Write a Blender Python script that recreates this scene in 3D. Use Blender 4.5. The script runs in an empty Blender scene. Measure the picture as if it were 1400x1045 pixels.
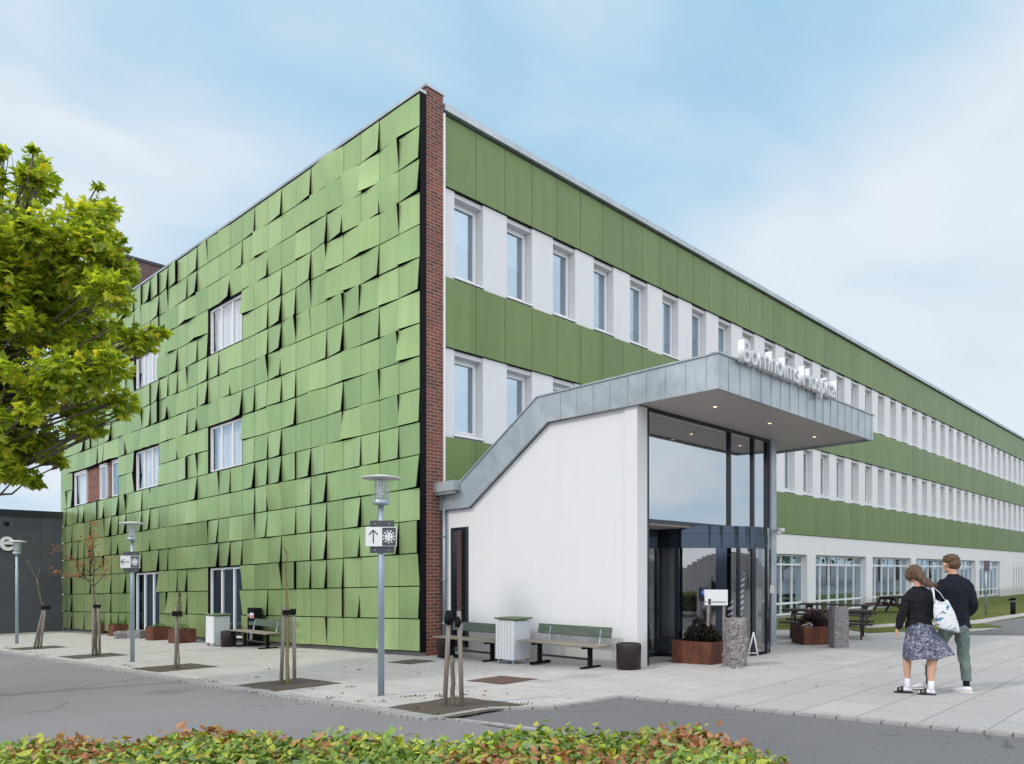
CLOUD_ROT=-.5; CLOUD_LOC=(1.3,7.2,0); CL0=.43; CL1=.70; SKYK=10.0; SUNE=1.6; BOOST=2.4
import bpy, math, random
from mathutils import Vector, Matrix
rnd = random.Random(7)
C = bpy.context.scene.collection
PI = math.pi
# ------------------------------------------------------------------ site frame
CAMH = 1.55; FPX = 1072.0
OX, OY = -1.943, 17.8                    # brick corner of the hospital on the ground
RX, RY = .6877, .7263                    # along the long facade
LX, LY = -.7263, .6877                   # along the gable facade
def ground_z(x, y): return -.01987*y + .02096*x          # the site falls gently to the north-west
def site(a, b, h=0.0):
    x = OX + a*RX + b*LX; y = OY + a*RY + b*LY
    return Vector((x, y, ground_z(x, y) + h))
def spot(px, py):                        # survey point -> ground position
    yh = 815.95 - .02096*px
    y = CAMH*FPX/(py - yh); x = (px-700)/FPX*y
    return Vector((x, y, ground_z(x, y)))
def to_ab(v):
    dx, dy = v.x-OX, v.y-OY
    return (dx*RX+dy*RY, dx*LX+dy*LY)
ROT_R = math.atan2(RY, RX)               # local x runs along the long facade
ROT_L = math.atan2(-LY, -LX)             # local x runs out from the facade (towards -L)

# ------------------------------------------------------------------ mesh builder
class MB:
    def __init__(s, mp=None): s.v=[]; s.f=[]; s.uv=[]; s.m=[]; s.mp=mp; s.mi=0; s.sm=[]; s.smooth=False; s.T=None
    def vert(s, p):
        p = Vector(p)
        if s.T is not None: p = s.T @ p
        s.v.append(p); return len(s.v)-1
    def face(s, idx, uv=None):
        if uv is None:
            P=[s.v[i] for i in idx]
            n=Vector((0,0,0))
            for i in range(len(P)): n += P[i].cross(P[(i+1)%len(P)])
            ax=[abs(n.x),abs(n.y),abs(n.z)]; k=ax.index(max(ax))
            uv=[((p.y,p.z) if k==0 else (p.x,p.z) if k==1 else (p.x,p.y)) for p in P]
        s.f.append(list(idx)); s.uv.append(uv); s.m.append(s.mi); s.sm.append(s.smooth)
    def poly(s, pts, uv=None): s.face([s.vert(p) for p in pts], uv)
    def box(s, x0,x1,y0,y1,z0,z1):
        i=[s.vert(p) for p in ((x0,y0,z0),(x1,y0,z0),(x1,y1,z0),(x0,y1,z0),(x0,y0,z1),(x1,y0,z1),(x1,y1,z1),(x0,y1,z1))]
        for q in ((3,2,1,0),(4,5,6,7),(0,1,5,4),(1,2,6,5),(2,3,7,6),(3,0,4,7)): s.face([i[k] for k in q])
        return s
    def cbox(s, x0,x1,y0,y1,z0,z1,c=.006):
        # chamfered box
        X=(x0,x1);Y=(y0,y1);Z=(z0,z1); g={}
        for a in (0,1):
            for b in (0,1):
                for d in (0,1):
                    sx=c if a==0 else -c; sy=c if b==0 else -c; sz=c if d==0 else -c
                    g[a,b,d,0]=s.vert((X[a],Y[b]+sy,Z[d]+sz)); g[a,b,d,1]=s.vert((X[a]+sx,Y[b],Z[d]+sz)); g[a,b,d,2]=s.vert((X[a]+sx,Y[b]+sy,Z[d]))
        G=lambda *k:g[k]
        s.face([G(0,0,0,0),G(0,0,1,0),G(0,1,1,0),G(0,1,0,0)]); s.face([G(1,0,0,0),G(1,1,0,0),G(1,1,1,0),G(1,0,1,0)])
        s.face([G(0,0,0,1),G(1,0,0,1),G(1,0,1,1),G(0,0,1,1)]); s.face([G(0,1,0,1),G(0,1,1,1),G(1,1,1,1),G(1,1,0,1)])
        s.face([G(0,0,0,2),G(0,1,0,2),G(1,1,0,2),G(1,0,0,2)]); s.face([G(0,0,1,2),G(1,0,1,2),G(1,1,1,2),G(0,1,1,2)])
        for b in (0,1):
            for d in (0,1): s.face([G(0,b,d,1),G(1,b,d,1),G(1,b,d,2),G(0,b,d,2)])
        for a in (0,1):
            for d in (0,1): s.face([G(a,0,d,0),G(a,1,d,0),G(a,1,d,2),G(a,0,d,2)])
        for a in (0,1):
            for b in (0,1): s.face([G(a,b,0,0),G(a,b,1,0),G(a,b,1,1),G(a,b,0,1)])
        for a in (0,1):
            for b in (0,1):
                for d in (0,1): s.face([G(a,b,d,0),G(a,b,d,1),G(a,b,d,2)])
        return s
    def prism(s, pts, lo, hi, axis='z'):
        # extrude a 2-D outline between lo and hi along an axis
        def P(p,t): return (p[0],p[1],t) if axis=='z' else (t,p[0],p[1]) if axis=='x' else (p[0],t,p[1])
        a=[s.vert(P(p,lo)) for p in pts]; b=[s.vert(P(p,hi)) for p in pts]; n=len(pts)
        s.face(a[::-1]); s.face(b)
        for i in range(n):
            j=(i+1)%n; s.face([a[i],a[j],b[j],b[i]])
        return s
    def tube(s, pts, rad, n=8, sm=True, flat=1.0, cap=True):
        pts=[Vector(p) for p in pts]
        if not isinstance(rad,(list,tuple)): rad=[rad]*len(pts)
        rings=[]; o=s.smooth; s.smooth=sm
        ref=Vector((0,0,1))
        t0=(pts[1]-pts[0]).normalized()
        if abs(t0.z)>.9: ref=Vector((0,1,0))
        u=t0.cross(ref).normalized()
        for k,p in enumerate(pts):
            t=(pts[min(k+1,len(pts)-1)]-pts[max(k-1,0)]).normalized()
            u=(u-t*u.dot(t)).normalized(); w=t.cross(u)
            r=rad[k]; rx,ry=(r if isinstance(r,(list,tuple)) else (r,r*flat))
            rings.append([s.vert(p+u*math.cos(2*PI*i/n)*rx+w*math.sin(2*PI*i/n)*ry) for i in range(n)])
        for k in range(len(rings)-1):
            for i in range(n):
                j=(i+1)%n; s.face([rings[k][i],rings[k][j],rings[k+1][j],rings[k+1][i]])
        s.smooth=False if not sm else sm
        if cap: s.face(rings[0][::-1]); s.face(rings[-1])
        s.smooth=o; return s
    def rings(s, secs, n=16, sm=True, cap=True):
        # horizontal elliptical sections (x,y,z,rx,ry)
        o=s.smooth; s.smooth=sm; R=[]
        for (x,y,z,rx,ry) in secs:
            R.append([s.vert((x+math.cos(2*PI*i/n)*rx, y+math.sin(2*PI*i/n)*ry, z)) for i in range(n)])
        for k in range(len(R)-1):
            for i in range(n):
                j=(i+1)%n; s.face([R[k][i],R[k][j],R[k+1][j],R[k+1][i]])
        if cap: s.face(R[0][::-1]); s.face(R[-1])
        s.smooth=o; return s
    def lathe(s, prof, n=24, x=0, y=0, sm=True, cap=True):
        return s.rings([(x,y,z,r,r) for r,z in prof], n, sm, cap)
    def ball(s, c, r, n=12, m=8):
        c=Vector(c); rr=r if isinstance(r,(list,tuple)) else (r,r,r)
        return s.rings([(c.x,c.y,c.z+rr[2]*math.sin(-PI/2+PI*(k+.02)/(m+.04)),max(rr[0]*math.cos(-PI/2+PI*(k+.02)/(m+.04)),1e-4),max(rr[1]*math.cos(-PI/2+PI*(k+.02)/(m+.04)),1e-4)) for k in range(m+1)], n)
    def build(s, name, mats, parent=None, loc=None, rotz=0, smooth=None):
        me=bpy.data.meshes.new(name)
        vs=[(s.mp(*p) if s.mp else p) for p in s.v]
        me.from_pydata(vs,[],s.f)
        uvl=me.uv_layers.new(name='UVMap'); k=0; flat=[]
        for u in s.uv:
            for q in u: flat += [q[0],q[1]]
        uvl.data.foreach_set('uv',flat)
        if not isinstance(mats,(list,tuple)): mats=[mats]
        for m in mats: me.materials.append(m)
        me.polygons.foreach_set('material_index',s.m)
        me.polygons.foreach_set('use_smooth',s.sm)
        me.validate(); me.update()
        o=bpy.data.objects.new(name,me); C.objects.link(o)
        if parent: o.parent=parent
        if loc is not None: o.location=loc
        o.rotation_euler[2]=rotz
        return o
def tag(o,label=None,cat=None,group=None,kind=None):
    if label: o['label']=label
    if cat: o['category']=cat
    if group: o['group']=group
    if kind: o['kind']=kind
    return o
def thing(name,label,cat,loc=(0,0,0),rotz=0,group=None):
    o=bpy.data.objects.new(name,None); C.objects.link(o); o.empty_display_size=.2
    o.location=loc; o.rotation_euler=(0,0,rotz); return tag(o,label,cat,group)
def dup(root,loc,rotz,label,scale=None):
    r=root.copy(); C.objects.link(r); r.location=loc; r.rotation_euler=(0,0,rotz); r['label']=label
    if scale: r.scale=scale
    for ch in list(root.children):
        c=ch.copy(); C.objects.link(c); c.parent=r
        for g in ch.children:
            d=g.copy(); C.objects.link(d); d.parent=c
    return r

# ------------------------------------------------------------------ materials
def newmat(name):
    m=bpy.data.materials.new(name); m.use_nodes=True; nt=m.node_tree; nt.nodes.clear()
    out=nt.nodes.new('ShaderNodeOutputMaterial'); return m,nt,out
def N(nt,t,**kw):
    n=nt.nodes.new(t)
    for k,v in kw.items():
        if k in n.inputs.keys() if hasattr(n.inputs,'keys') else False: n.inputs[k].default_value=v
        else: setattr(n,k,v)
    return n
def rgba(c): return (c[0],c[1],c[2],1)
def mixc(nt,fac,a,b,mode='MIX'):
    m=nt.nodes.new('ShaderNodeMix'); m.data_type='RGBA'; m.blend_type=mode
    for sock,val in ((m.inputs[0],fac),(m.inputs[6],a),(m.inputs[7],b)):
        if hasattr(val,'is_output'): nt.links.new(val,sock)
        elif isinstance(val,(int,float)): sock.default_value=val
        else: sock.default_value=rgba(val)
    return m.outputs[2]
def noise(nt,vec,scale,detail=4,rough=.55,dist=0):
    n=nt.nodes.new('ShaderNodeTexNoise'); n.inputs['Scale'].default_value=scale; n.inputs['Detail'].default_value=detail
    n.inputs['Roughness'].default_value=rough; n.inputs['Distortion'].default_value=dist
    if vec is not None: nt.links.new(vec,n.inputs['Vector'])
    return n.outputs['Fac']
def ramp(nt,fac,stops,interp='LINEAR'):
    r=nt.nodes.new('ShaderNodeValToRGB'); r.color_ramp.interpolation=interp
    el=r.color_ramp.elements
    while len(el)<len(stops): el.new(.5)
    for e,(p,c) in zip(el,stops): e.position=p; e.color=rgba(c) if not isinstance(c,(int,float)) else (c,c,c,1)
    nt.links.new(fac,r.inputs[0]); return r.outputs[0]
def mapping(nt,vec,scale=(1,1,1),rot=(0,0,0),loc=(0,0,0)):
    m=nt.nodes.new('ShaderNodeMapping'); m.inputs['Scale'].default_value=scale; m.inputs['Rotation'].default_value=rot; m.inputs['Location'].default_value=loc
    nt.links.new(vec,m.inputs['Vector']); return m.outputs[0]
def texco(nt,k='Object'): return nt.nodes.new('ShaderNodeTexCoord').outputs[k]
def bump(nt,h,strength=.3,dist=.01,normal=None):
    b=nt.nodes.new('ShaderNodeBump'); b.inputs['Strength'].default_value=strength; b.inputs['Distance'].default_value=dist
    nt.links.new(h,b.inputs['Height'])
    if normal is not None: nt.links.new(normal,b.inputs['Normal'])
    return b.outputs[0]
def pbsdf(nt,out,color=None,rough=.6,metal=0,spec=.5,normal=None,coat=0):
    p=nt.nodes.new('ShaderNodeBsdfPrincipled')
    for sock,val in (('Base Color',color),('Roughness',rough),('Metallic',metal)):
        if val is None: continue
        if hasattr(val,'is_output'): nt.links.new(val,p.inputs[sock])
        elif isinstance(val,(int,float)): p.inputs[sock].default_value=val
        else: p.inputs[sock].default_value=rgba(val)
    p.inputs['Specular IOR Level'].default_value=spec; p.inputs['Coat Weight'].default_value=coat
    if normal is not None: nt.links.new(normal,p.inputs['Normal'])
    nt.links.new(p.outputs[0],out.inputs[0]); return p
def simple(name,col,rough=.6,metal=0,spec=.5,var=.12,vscale=3,bscale=0,bstr=.2,coat=0,obj='Object'):
    m,nt,out=newmat(name); v=texco(nt,obj)
    n=noise(nt,v,vscale,5,.6)
    dark=tuple(c*(1-var) for c in col); lite=tuple(min(1,c*(1+var)) for c in col)
    c=mixc(nt,n,dark,lite)
    nm=None
    if bscale: nm=bump(nt,noise(nt,v,bscale,3),bstr,.01)
    pbsdf(nt,out,c,rough,metal,spec,nm,coat); return m

# gable panels and band panels: coated sheet, every panel with its own tone
def panel_mat(name,cw,ch,c1,c2,c3,rough,metal,coatr=.1,ox=0):
    m,nt,out=newmat(name); uv=texco(nt,'UV')
    mp=mapping(nt,uv,(1/cw,1/ch,1),loc=(ox,0,0))
    fl=nt.nodes.new('ShaderNodeVectorMath'); fl.operation='FLOOR'; nt.links.new(mp,fl.inputs[0])
    wn=nt.nodes.new('ShaderNodeTexWhiteNoise'); wn.noise_dimensions='2D'; nt.links.new(fl.outputs[0],wn.inputs['Vector'])
    c=ramp(nt,wn.outputs['Value'],[(0,c1),(.5,c2),(1,c3)])
    ob=texco(nt,'Object')
    st=noise(nt,mapping(nt,ob,(2,2,.35)),1.6,4)
    c=mixc(nt,ramp(nt,st,[(.4,.0),(.8,.30)]),c,tuple(x*.62 for x in c1))
    g=noise(nt,ob,9,3)
    r=rough
    pbsdf(nt,out,c,r,metal,.5,bump(nt,noise(nt,ob,1.3,2),.05,.02),coat=coatr); return m
M={}
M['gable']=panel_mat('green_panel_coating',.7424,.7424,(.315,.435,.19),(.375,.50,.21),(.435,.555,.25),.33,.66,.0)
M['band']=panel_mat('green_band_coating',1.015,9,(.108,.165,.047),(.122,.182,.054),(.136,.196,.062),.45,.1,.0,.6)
M['black']=simple('black_backing',(.006,.006,.007),.7,var=.3,spec=.12)
M['darkmetal']=simple('dark_steel_paint',(.012,.017,.026),.12,.0,spec=.4,var=.15,bscale=2.2,bstr=.25)
def brick_mat(name,ca,cb,mort):
    m,nt,out=newmat(name); uv=texco(nt,'UV')
    b=nt.nodes.new('ShaderNodeTexBrick'); nt.links.new(uv,b.inputs['Vector'])
    b.inputs['Scale'].default_value=1; b.inputs['Brick Width'].default_value=.24; b.inputs['Row Height'].default_value=.08
    b.inputs['Mortar Size'].default_value=.0075; b.inputs['Mortar Smooth'].default_value=.1; b.inputs['Bias'].default_value=-.1
    b.inputs['Color1'].default_value=rgba(ca); b.inputs['Color2'].default_value=rgba(cb); b.inputs['Mortar'].default_value=rgba(mort)
    nz=noise(nt,texco(nt,'Object'),2.2,5)
    c=mixc(nt,ramp(nt,nz,[(.35,0),(.7,.35)]),b.outputs['Color'],(.05,.03,.03))
    c=mixc(nt,noise(nt,uv,30,3),c,(.25,.12,.08),'MIX') if False else c
    pbsdf(nt,out,c,.85,0,.3,bump(nt,b.outputs['Fac'],-.5,.01)); return m
M['brick']=brick_mat('red_brick',(.235,.066,.037),(.10,.040,.030),(.28,.25,.23))
M['drum']=simple('glossy_navy_metal',(.040,.054,.078),.07,.80,var=.1,bscale=1.5,bstr=.12)
M['brick_dark']=brick_mat('brown_brick',(.115,.05,.045),(.065,.035,.035),(.23,.21,.20))
def render_mat(name,col,streak=.1):
    m,nt,out=newmat(name); ob=texco(nt,'Object')
    st=noise(nt,mapping(nt,ob,(1.5,1.5,.22)),1.7,6,.65)
    bl=noise(nt,ob,.55,5)
    c=mixc(nt,ramp(nt,st,[(.45,0),(.75,streak)]),col,(.34,.35,.35))
    c=mixc(nt,ramp(nt,bl,[(.4,0),(.8,streak*1.2)]),c,(.55,.55,.53))
    # splash dirt above the paving and faint run-off marks
    sz=nt.nodes.new('ShaderNodeSeparateXYZ'); nt.links.new(ob,sz.inputs[0])
    zz=nt.nodes.new('ShaderNodeMath'); zz.operation='MULTIPLY_ADD'; nt.links.new(noise(nt,ob,3.5,5,.7),zz.inputs[0]); zz.inputs[1].default_value=-.9; nt.links.new(sz.outputs[2],zz.inputs[2])
    c=mixc(nt,ramp(nt,zz.outputs[0],[(0,.55),(.22,0)]),c,(.30,.285,.25))
    run=noise(nt,mapping(nt,ob,(7,7,.12)),1.2,4,.6)
    c=mixc(nt,ramp(nt,run,[(.58,0),(.72,.07)]),c,(.36,.36,.35))
    pbsdf(nt,out,c,.8,0,.3,bump(nt,noise(nt,ob,60,3),.15,.004)); return m
M['white']=render_mat('white_render',(.60,.60,.61),.07)
M['white_pier']=render_mat('white_pier_paint',(.61,.61,.615),.09)
M['frame']=simple('white_window_frame',(.66,.66,.67),.4,var=.04)
M['concrete']=simple('plinth_concrete',(.20,.19,.18),.9,var=.3,vscale=5,bscale=40)
def zinc_mat():
    m,nt,out=newmat('zinc_cladding'); ob=texco(nt,'Object'); 
    a=noise(nt,mapping(nt,ob,(1,1,1)),1.1,6,.65,.6)
    c=ramp(nt,a,[(.3,(.30,.335,.365)),(.55,(.40,.435,.465)),(.8,(.50,.53,.55))])
    n2=noise(nt,mapping(nt,ob,(4,4,1)),3,4)
    c=mixc(nt,ramp(nt,n2,[(.5,0),(.8,.3)]),c,(.19,.22,.25))
    pbsdf(nt,out,c,ramp(nt,a,[(.3,.32),(.8,.5)]),.55,.5,bump(nt,noise(nt,ob,1.7,2),.12,.02)); return m
M['zinc']=zinc_mat()
M['galv']=simple('galvanised_steel',(.30,.36,.42),.42,.55,var=.3,vscale=26)
M['soffit']=simple('grey_soffit_board',(.42,.37,.35),.5,var=.06)
def glass_mat(name,tint,fac,rough=.01,wav=.03,gc=(.98,.98,1)):
    m,nt,out=newmat(name)
    tr=nt.nodes.new('ShaderNodeBsdfTransparent'); tr.inputs[0].default_value=rgba(tint)
    gl=nt.nodes.new('ShaderNodeBsdfGlossy'); gl.inputs['Roughness'].default_value=rough; gl.inputs[0].default_value=rgba(gc)
    nt.links.new(bump(nt,noise(nt,texco(nt,'Object'),.7,1),wav,.05),gl.inputs['Normal'])
    ge=nt.nodes.new('ShaderNodeNewGeometry'); dt=nt.nodes.new('ShaderNodeVectorMath'); dt.operation='DOT_PRODUCT'; nt.links.new(ge.outputs['Normal'],dt.inputs[0]); nt.links.new(ge.outputs['Incoming'],dt.inputs[1])
    def mth(op,a,b=None):
        q=nt.nodes.new('ShaderNodeMath'); q.operation=op
        for i,vv in enumerate((a,b)):
            if vv is None: continue
            if hasattr(vv,'is_output'): nt.links.new(vv,q.inputs[i])
            else: q.inputs[i].default_value=vv
        return q.outputs[0]
    f_=mth('POWER',mth('SUBTRACT',1.0,mth('ABSOLUTE',dt.outputs['Value'])),3.5)
    fr=mth('ADD',mth('MULTIPLY',f_,1-fac),fac)
    mx=nt.nodes.new('ShaderNodeMixShader'); nt.links.new(fr,mx.inputs[0]); nt.links.new(tr.outputs[0],mx.inputs[1]); nt.links.new(gl.outputs[0],mx.inputs[2])
    nt.links.new(mx.outputs[0],out.inputs[0]); return m
M['glass']=glass_mat('window_glass',(.45,.52,.56),.46,gc=(.76,.90,1.0))
M['glass_gable']=glass_mat('sun_reflecting_glass',(.93,.94,.95),.42)
M['glass_lobby']=glass_mat('lobby_glass',(.50,.56,.58),.58)
M['glass_door']=glass_mat('door_glass',(.72,.78,.78),.22)
M['glass_clear']=glass_mat('lamp_glass',(.92,.93,.94),.05)
M['room']=simple('room_shade',(.13,.15,.18),.9,var=.3,vscale=.8)
M['room_dark']=simple('dark_room_shade',(.05,.055,.06),.9,var=.4,vscale=.7)
M['blind']=simple('white_roller_blind',(.62,.64,.66),.8,var=.05)
M['curtain']=simple('pale_curtain',(.88,.88,.88),.9,var=.06)
def wood_mat(name,ca,cb,axis=(1,12,12)):
    m,nt,out=newmat(name); ob=texco(nt,'Object')
    n=noise(nt,mapping(nt,ob,axis),3,5,.6,.4)
    c=ramp(nt,n,[(.3,ca),(.7,cb)]); pbsdf(nt,out,c,.8,0,.3,bump(nt,n,.25,.004)); return m
M['bench_green']=wood_mat('weathered_green_bench_wood',(.045,.065,.05),(.10,.125,.095))
M['bench_wood']=wood_mat('weathered_seat_wood',(.14,.12,.09),(.28,.25,.20))
M['table_wood']=wood_mat('dark_table_wood',(.022,.017,.017),(.055,.043,.04))
M['stake']=wood_mat('grey_stake_wood',(.13,.11,.095),(.26,.23,.20),(12,12,1))
M['bark']=wood_mat('sapling_bark',(.07,.06,.045),(.19,.165,.12),(10,10,2))
M['bark_lichen']=wood_mat('lichen_sapling_bark',(.10,.085,.045),(.27,.22,.10),(14,14,5))
M['slat']=simple('white_slat_paint',(.62,.63,.64),.5,var=.06,vscale=6)
M['lid']=simple('mossy_green_lid',(.11,.15,.07),.7,var=.4,vscale=9)
M['brownmetal']=simple('dark_brown_steel',(.020,.012,.012),.35,.2,var=.3,vscale=7)
def corten():
    m,nt,out=newmat('rusty_weathering_steel'); ob=texco(nt,'Object')
    n=noise(nt,mapping(nt,ob,(2,2,.9)),4,6,.65); c=ramp(nt,n,[(.3,(.055,.022,.016)),(.5,(.11,.04,.024)),(.75,(.17,.065,.034))])
    pbsdf(nt,out,c,.8,.1,.3,bump(nt,noise(nt,ob,60,3),.2,.004)); return m
M['corten']=corten()
def granite():
    m,nt,out=newmat('rough_granite'); ob=texco(nt,'Object')
    v=nt.nodes.new('ShaderNodeTexVoronoi'); v.inputs['Scale'].default_value=70; nt.links.new(ob,v.inputs['Vector'])
    c=ramp(nt,v.outputs['Color'],[(.2,(.13,.115,.12)),(.5,(.20,.185,.19)),(.8,(.31,.285,.29))])
    c=mixc(nt,noise(nt,ob,5,4),c,(.2,.18,.18),'MULTIPLY') if False else c
    n=noise(nt,ob,16,6,.7)
    pbsdf(nt,out,c,.9,0,.3,bump(nt,n,.9,.03)); return m
M['granite']=granite()
M['soil']=simple('planting_soil',(.075,.055,.042),1,var=.45,vscale=18,bscale=45,bstr=.8)
M['signwhite']=simple('sign_white',(.60,.60,.61),.4,var=.02)
M['signdark']=simple('sign_charcoal',(.035,.04,.05),.4,var=.05)
M['letters']=simple('white_letter_paint',(.62,.62,.63),.4,var=.02)
M['greywall']=None
def emis(name,col,s):
    m,nt,out=newmat(name); e=nt.nodes.new('ShaderNodeEmission'); e.inputs[0].default_value=rgba(col); e.inputs[1].default_value=s
    nt.links.new(e.outputs[0],out.inputs[0]); return m
M['bulb']=emis('downlight_glow',(1,.74,.45),2.5)
def leafmat(name,stops,trans=.35,rough=.45):
    m,nt,out=newmat(name); g=nt.nodes.new('ShaderNodeNewGeometry')
    c=ramp(nt,g.outputs['Random Per Island'],stops)
    ob=texco(nt,'Object'); c=mixc(nt,ramp(nt,noise(nt,ob,1.2,3),[(.35,0),(.7,.35)]),c,tuple(x*.45 for x in stops[0][1]))
    d=nt.nodes.new('ShaderNodeBsdfPrincipled'); nt.links.new(c,d.inputs['Base Color']); d.inputs['Roughness'].default_value=rough; d.inputs['Specular IOR Level'].default_value=.35
    t=nt.nodes.new('ShaderNodeBsdfTranslucent'); nt.links.new(mixc(nt,1.0,c,(1.5,1.5,.8),'MULTIPLY'),t.inputs[0])
    mx=nt.nodes.new('ShaderNodeMixShader'); mx.inputs[0].default_value=trans
    nt.links.new(d.outputs[0],mx.inputs[1]); nt.links.new(t.outputs[0],mx.inputs[2]); nt.links.new(mx.outputs[0],out.inputs[0]); return m
M['leaf_tree']=leafmat('plane_tree_leaf',[(0,(.12,.19,.02)),(.35,(.27,.36,.03)),(.75,(.46,.52,.05)),(.93,(.62,.62,.06)),(1,(.66,.54,.06))],.55)
M['leaf_hedge']=leafmat('hedge_leaf',[(0,(.08,.15,.03)),(.28,(.19,.31,.04)),(.46,(.26,.36,.12)),(.60,(.40,.48,.04)),(.70,(.20,.27,.17)),(.80,(.45,.50,.05)),(.92,(.50,.52,.08)),(1,(.42,.18,.06))],.25)
M['leaf_hedge_brown']=leafmat('rust_hedge_leaf',[(0,(.20,.08,.03)),(.35,(.38,.16,.07)),(.7,(.50,.27,.16)),(.85,(.30,.30,.06)),(1,(.42,.12,.05))],.25)
M['leaf_red']=leafmat('autumn_red_leaf',[(0,(.30,.08,.035)),(.5,(.42,.15,.05)),(.8,(.30,.17,.05)),(1,(.55,.11,.08))],.3)
M['leaf_green']=leafmat('planter_leaf',[(0,(.03,.08,.015)),(.6,(.08,.17,.03)),(1,(.16,.26,.05))],.3)
M['heather']=leafmat('dark_heather_leaf',[(0,(.018,.015,.012)),(.5,(.035,.025,.02)),(.8,(.05,.03,.035)),(1,(.05,.08,.02))],.15)
M['flower']=leafmat('purple_flower',[(0,(.08,.01,.04)),(.6,(.22,.03,.13)),(.85,(.05,.08,.03)),(1,(.4,.15,.3))],.2)
M['flower_white']=leafmat('white_flower',[(0,(.6,.55,.62)),(1,(.75,.72,.76))],.2)
M['needle']=leafmat('rusty_conifer_leaf',[(0,(.06,.035,.02)),(1,(.14,.07,.035))],.1)
# ground
def paving(name,bw,rh,mort,c1,c2,cm,offset=.5,moss=.3,patch=(.33,.33,.33)):
    m,nt,out=newmat(name); uv=texco(nt,'UV')
    b=nt.nodes.new('ShaderNodeTexBrick'); b.offset=offset; nt.links.new(uv,b.inputs['Vector'])
    b.inputs['Scale'].default_value=1; b.inputs['Brick Width'].default_value=bw; b.inputs['Row Height'].default_value=rh
    b.inputs['Mortar Size'].default_value=mort; b.inputs['Mortar Smooth'].default_value=.3
    b.inputs['Color1'].default_value=rgba(c1); b.inputs['Color2'].default_value=rgba(c2); b.inputs['Mortar'].default_value=rgba(cm)
    big=noise(nt,uv,.45,5,.6); c=mixc(nt,ramp(nt,big,[(.35,0),(.75,.55)]),b.outputs['Color'],patch)
    sp=noise(nt,uv,14,6,.7); c=mixc(nt,ramp(nt,sp,[(.52,0),(.72,.38)]),c,(.16,.15,.14))
    # tufts of weeds in the joints
    mo=noise(nt,uv,1.1,4,.7); mm=nt.nodes.new('ShaderNodeMath'); mm.operation='MULTIPLY'
    nt.links.new(ramp(nt,mo,[(.56,0),(.66,moss)]),mm.inputs[0]); 
    j=nt.nodes.new('ShaderNodeTexBrick'); j.offset=offset; nt.links.new(uv,j.inputs['Vector'])
    for k,v in (('Scale',1),('Brick Width',bw),('Row Height',rh),('Mortar Size',mort*3.0),('Mortar Smooth',1)): j.inputs[k].default_value=v
    nt.links.new(j.outputs['Fac'],mm.inputs[1])
    c=mixc(nt,mm.outputs[0],c,(.07,.08,.03))
    pbsdf(nt,out,c,.85,0,.3,bump(nt,b.outputs['Fac'],-.35,.01,bump(nt,noise(nt,uv,40,4),.15,.004))); return m
M['pavers']=paving('small_concrete_pavers',.60,.21,.007,(.455,.43,.41),(.395,.372,.355),(.25,.235,.22),moss=.8,patch=(.37,.35,.335))
M['slabs']=paving('large_concrete_slabs',.98,.65,.009,(.405,.388,.378),(.355,.342,.335),(.15,.145,.14),moss=.2,patch=(.33,.325,.315))
def asphalt_mat(name,base,lt):
    m,nt,out=newmat(name); ob=texco(nt,'Object')
    big=noise(nt,ob,.35,5,.6); fine=noise(nt,ob,55,4,.8)
    c=mixc(nt,ramp(nt,big,[(.3,0),(.75,1)]),base,lt)
    c=mixc(nt,ramp(nt,fine,[(.4,0),(.75,.45)]),c,(.30,.29,.29))
    c=mixc(nt,ramp(nt,noise(nt,ob,90,2),[(.3,.5),(.45,0)]),c,(.05,.05,.055))
    v=nt.nodes.new('ShaderNodeTexVoronoi'); v.feature='DISTANCE_TO_EDGE'; v.inputs['Scale'].default_value=.33
    wob=mixc(nt,.12,ob,(0,0,0)); 
    nz=nt.nodes.new('ShaderNodeTexNoise'); nz.inputs['Scale'].default_value=1.4; nz.inputs['Detail'].default_value=5; nt.links.new(ob,nz.inputs['Vector'])
    ad=nt.nodes.new('ShaderNodeVectorMath'); ad.operation='ADD'; nt.links.new(ob,ad.inputs[0]); nt.links.new(nz.outputs['Color'],ad.inputs[1]); nt.links.new(ad.outputs[0],v.inputs['Vector'])
    gate=ramp(nt,noise(nt,ob,.6,3),[(.5,0),(.56,.55)])
    mm=nt.nodes.new('ShaderNodeMath'); mm.operation='MULTIPLY'; nt.links.new(ramp(nt,v.outputs['Distance'],[(.003,1),(.008,0)]),mm.inputs[0]); nt.links.new(gate,mm.inputs[1])
    c=mixc(nt,mm.outputs[0],c,(.035,.033,.035))
    pbsdf(nt,out,c,.8,0,.35,bump(nt,fine,.35,.006)); return m
M['asphalt']=asphalt_mat('worn_asphalt',(.165,.157,.162),(.215,.203,.21))
M['asphalt2']=asphalt_mat('grey_driveway_asphalt',(.105,.103,.108),(.13,.128,.133))
def grass_mat():
    m,nt,out=newmat('lawn_grass'); ob=texco(nt,'Object')
    c=ramp(nt,noise(nt,ob,5,7,.75),[(.3,(.05,.07,.015)),(.55,(.10,.125,.03)),(.8,(.17,.17,.05))])
    c=mixc(nt,ramp(nt,noise(nt,ob,.5,4),[(.4,0),(.7,.4)]),c,(.17,.16,.06))
    pbsdf(nt,out,c,1,0,.1,bump(nt,noise(nt,ob,40,4),.8,.03)); return m
M['grass']=grass_mat()
M['kerb']=simple('granite_kerb',(.28,.275,.27),.9,var=.35,vscale=11,bscale=30,bstr=.5)
M['gravel']=simple('grey_gravel',(.20,.19,.18),1,var=.6,vscale=35,bscale=50,bstr=.9)
M['rust_grate']=simple('rust_brown_grating',(.10,.055,.04),.9,.1,var=.5,vscale=30,bscale=50,bstr=.7)
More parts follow.
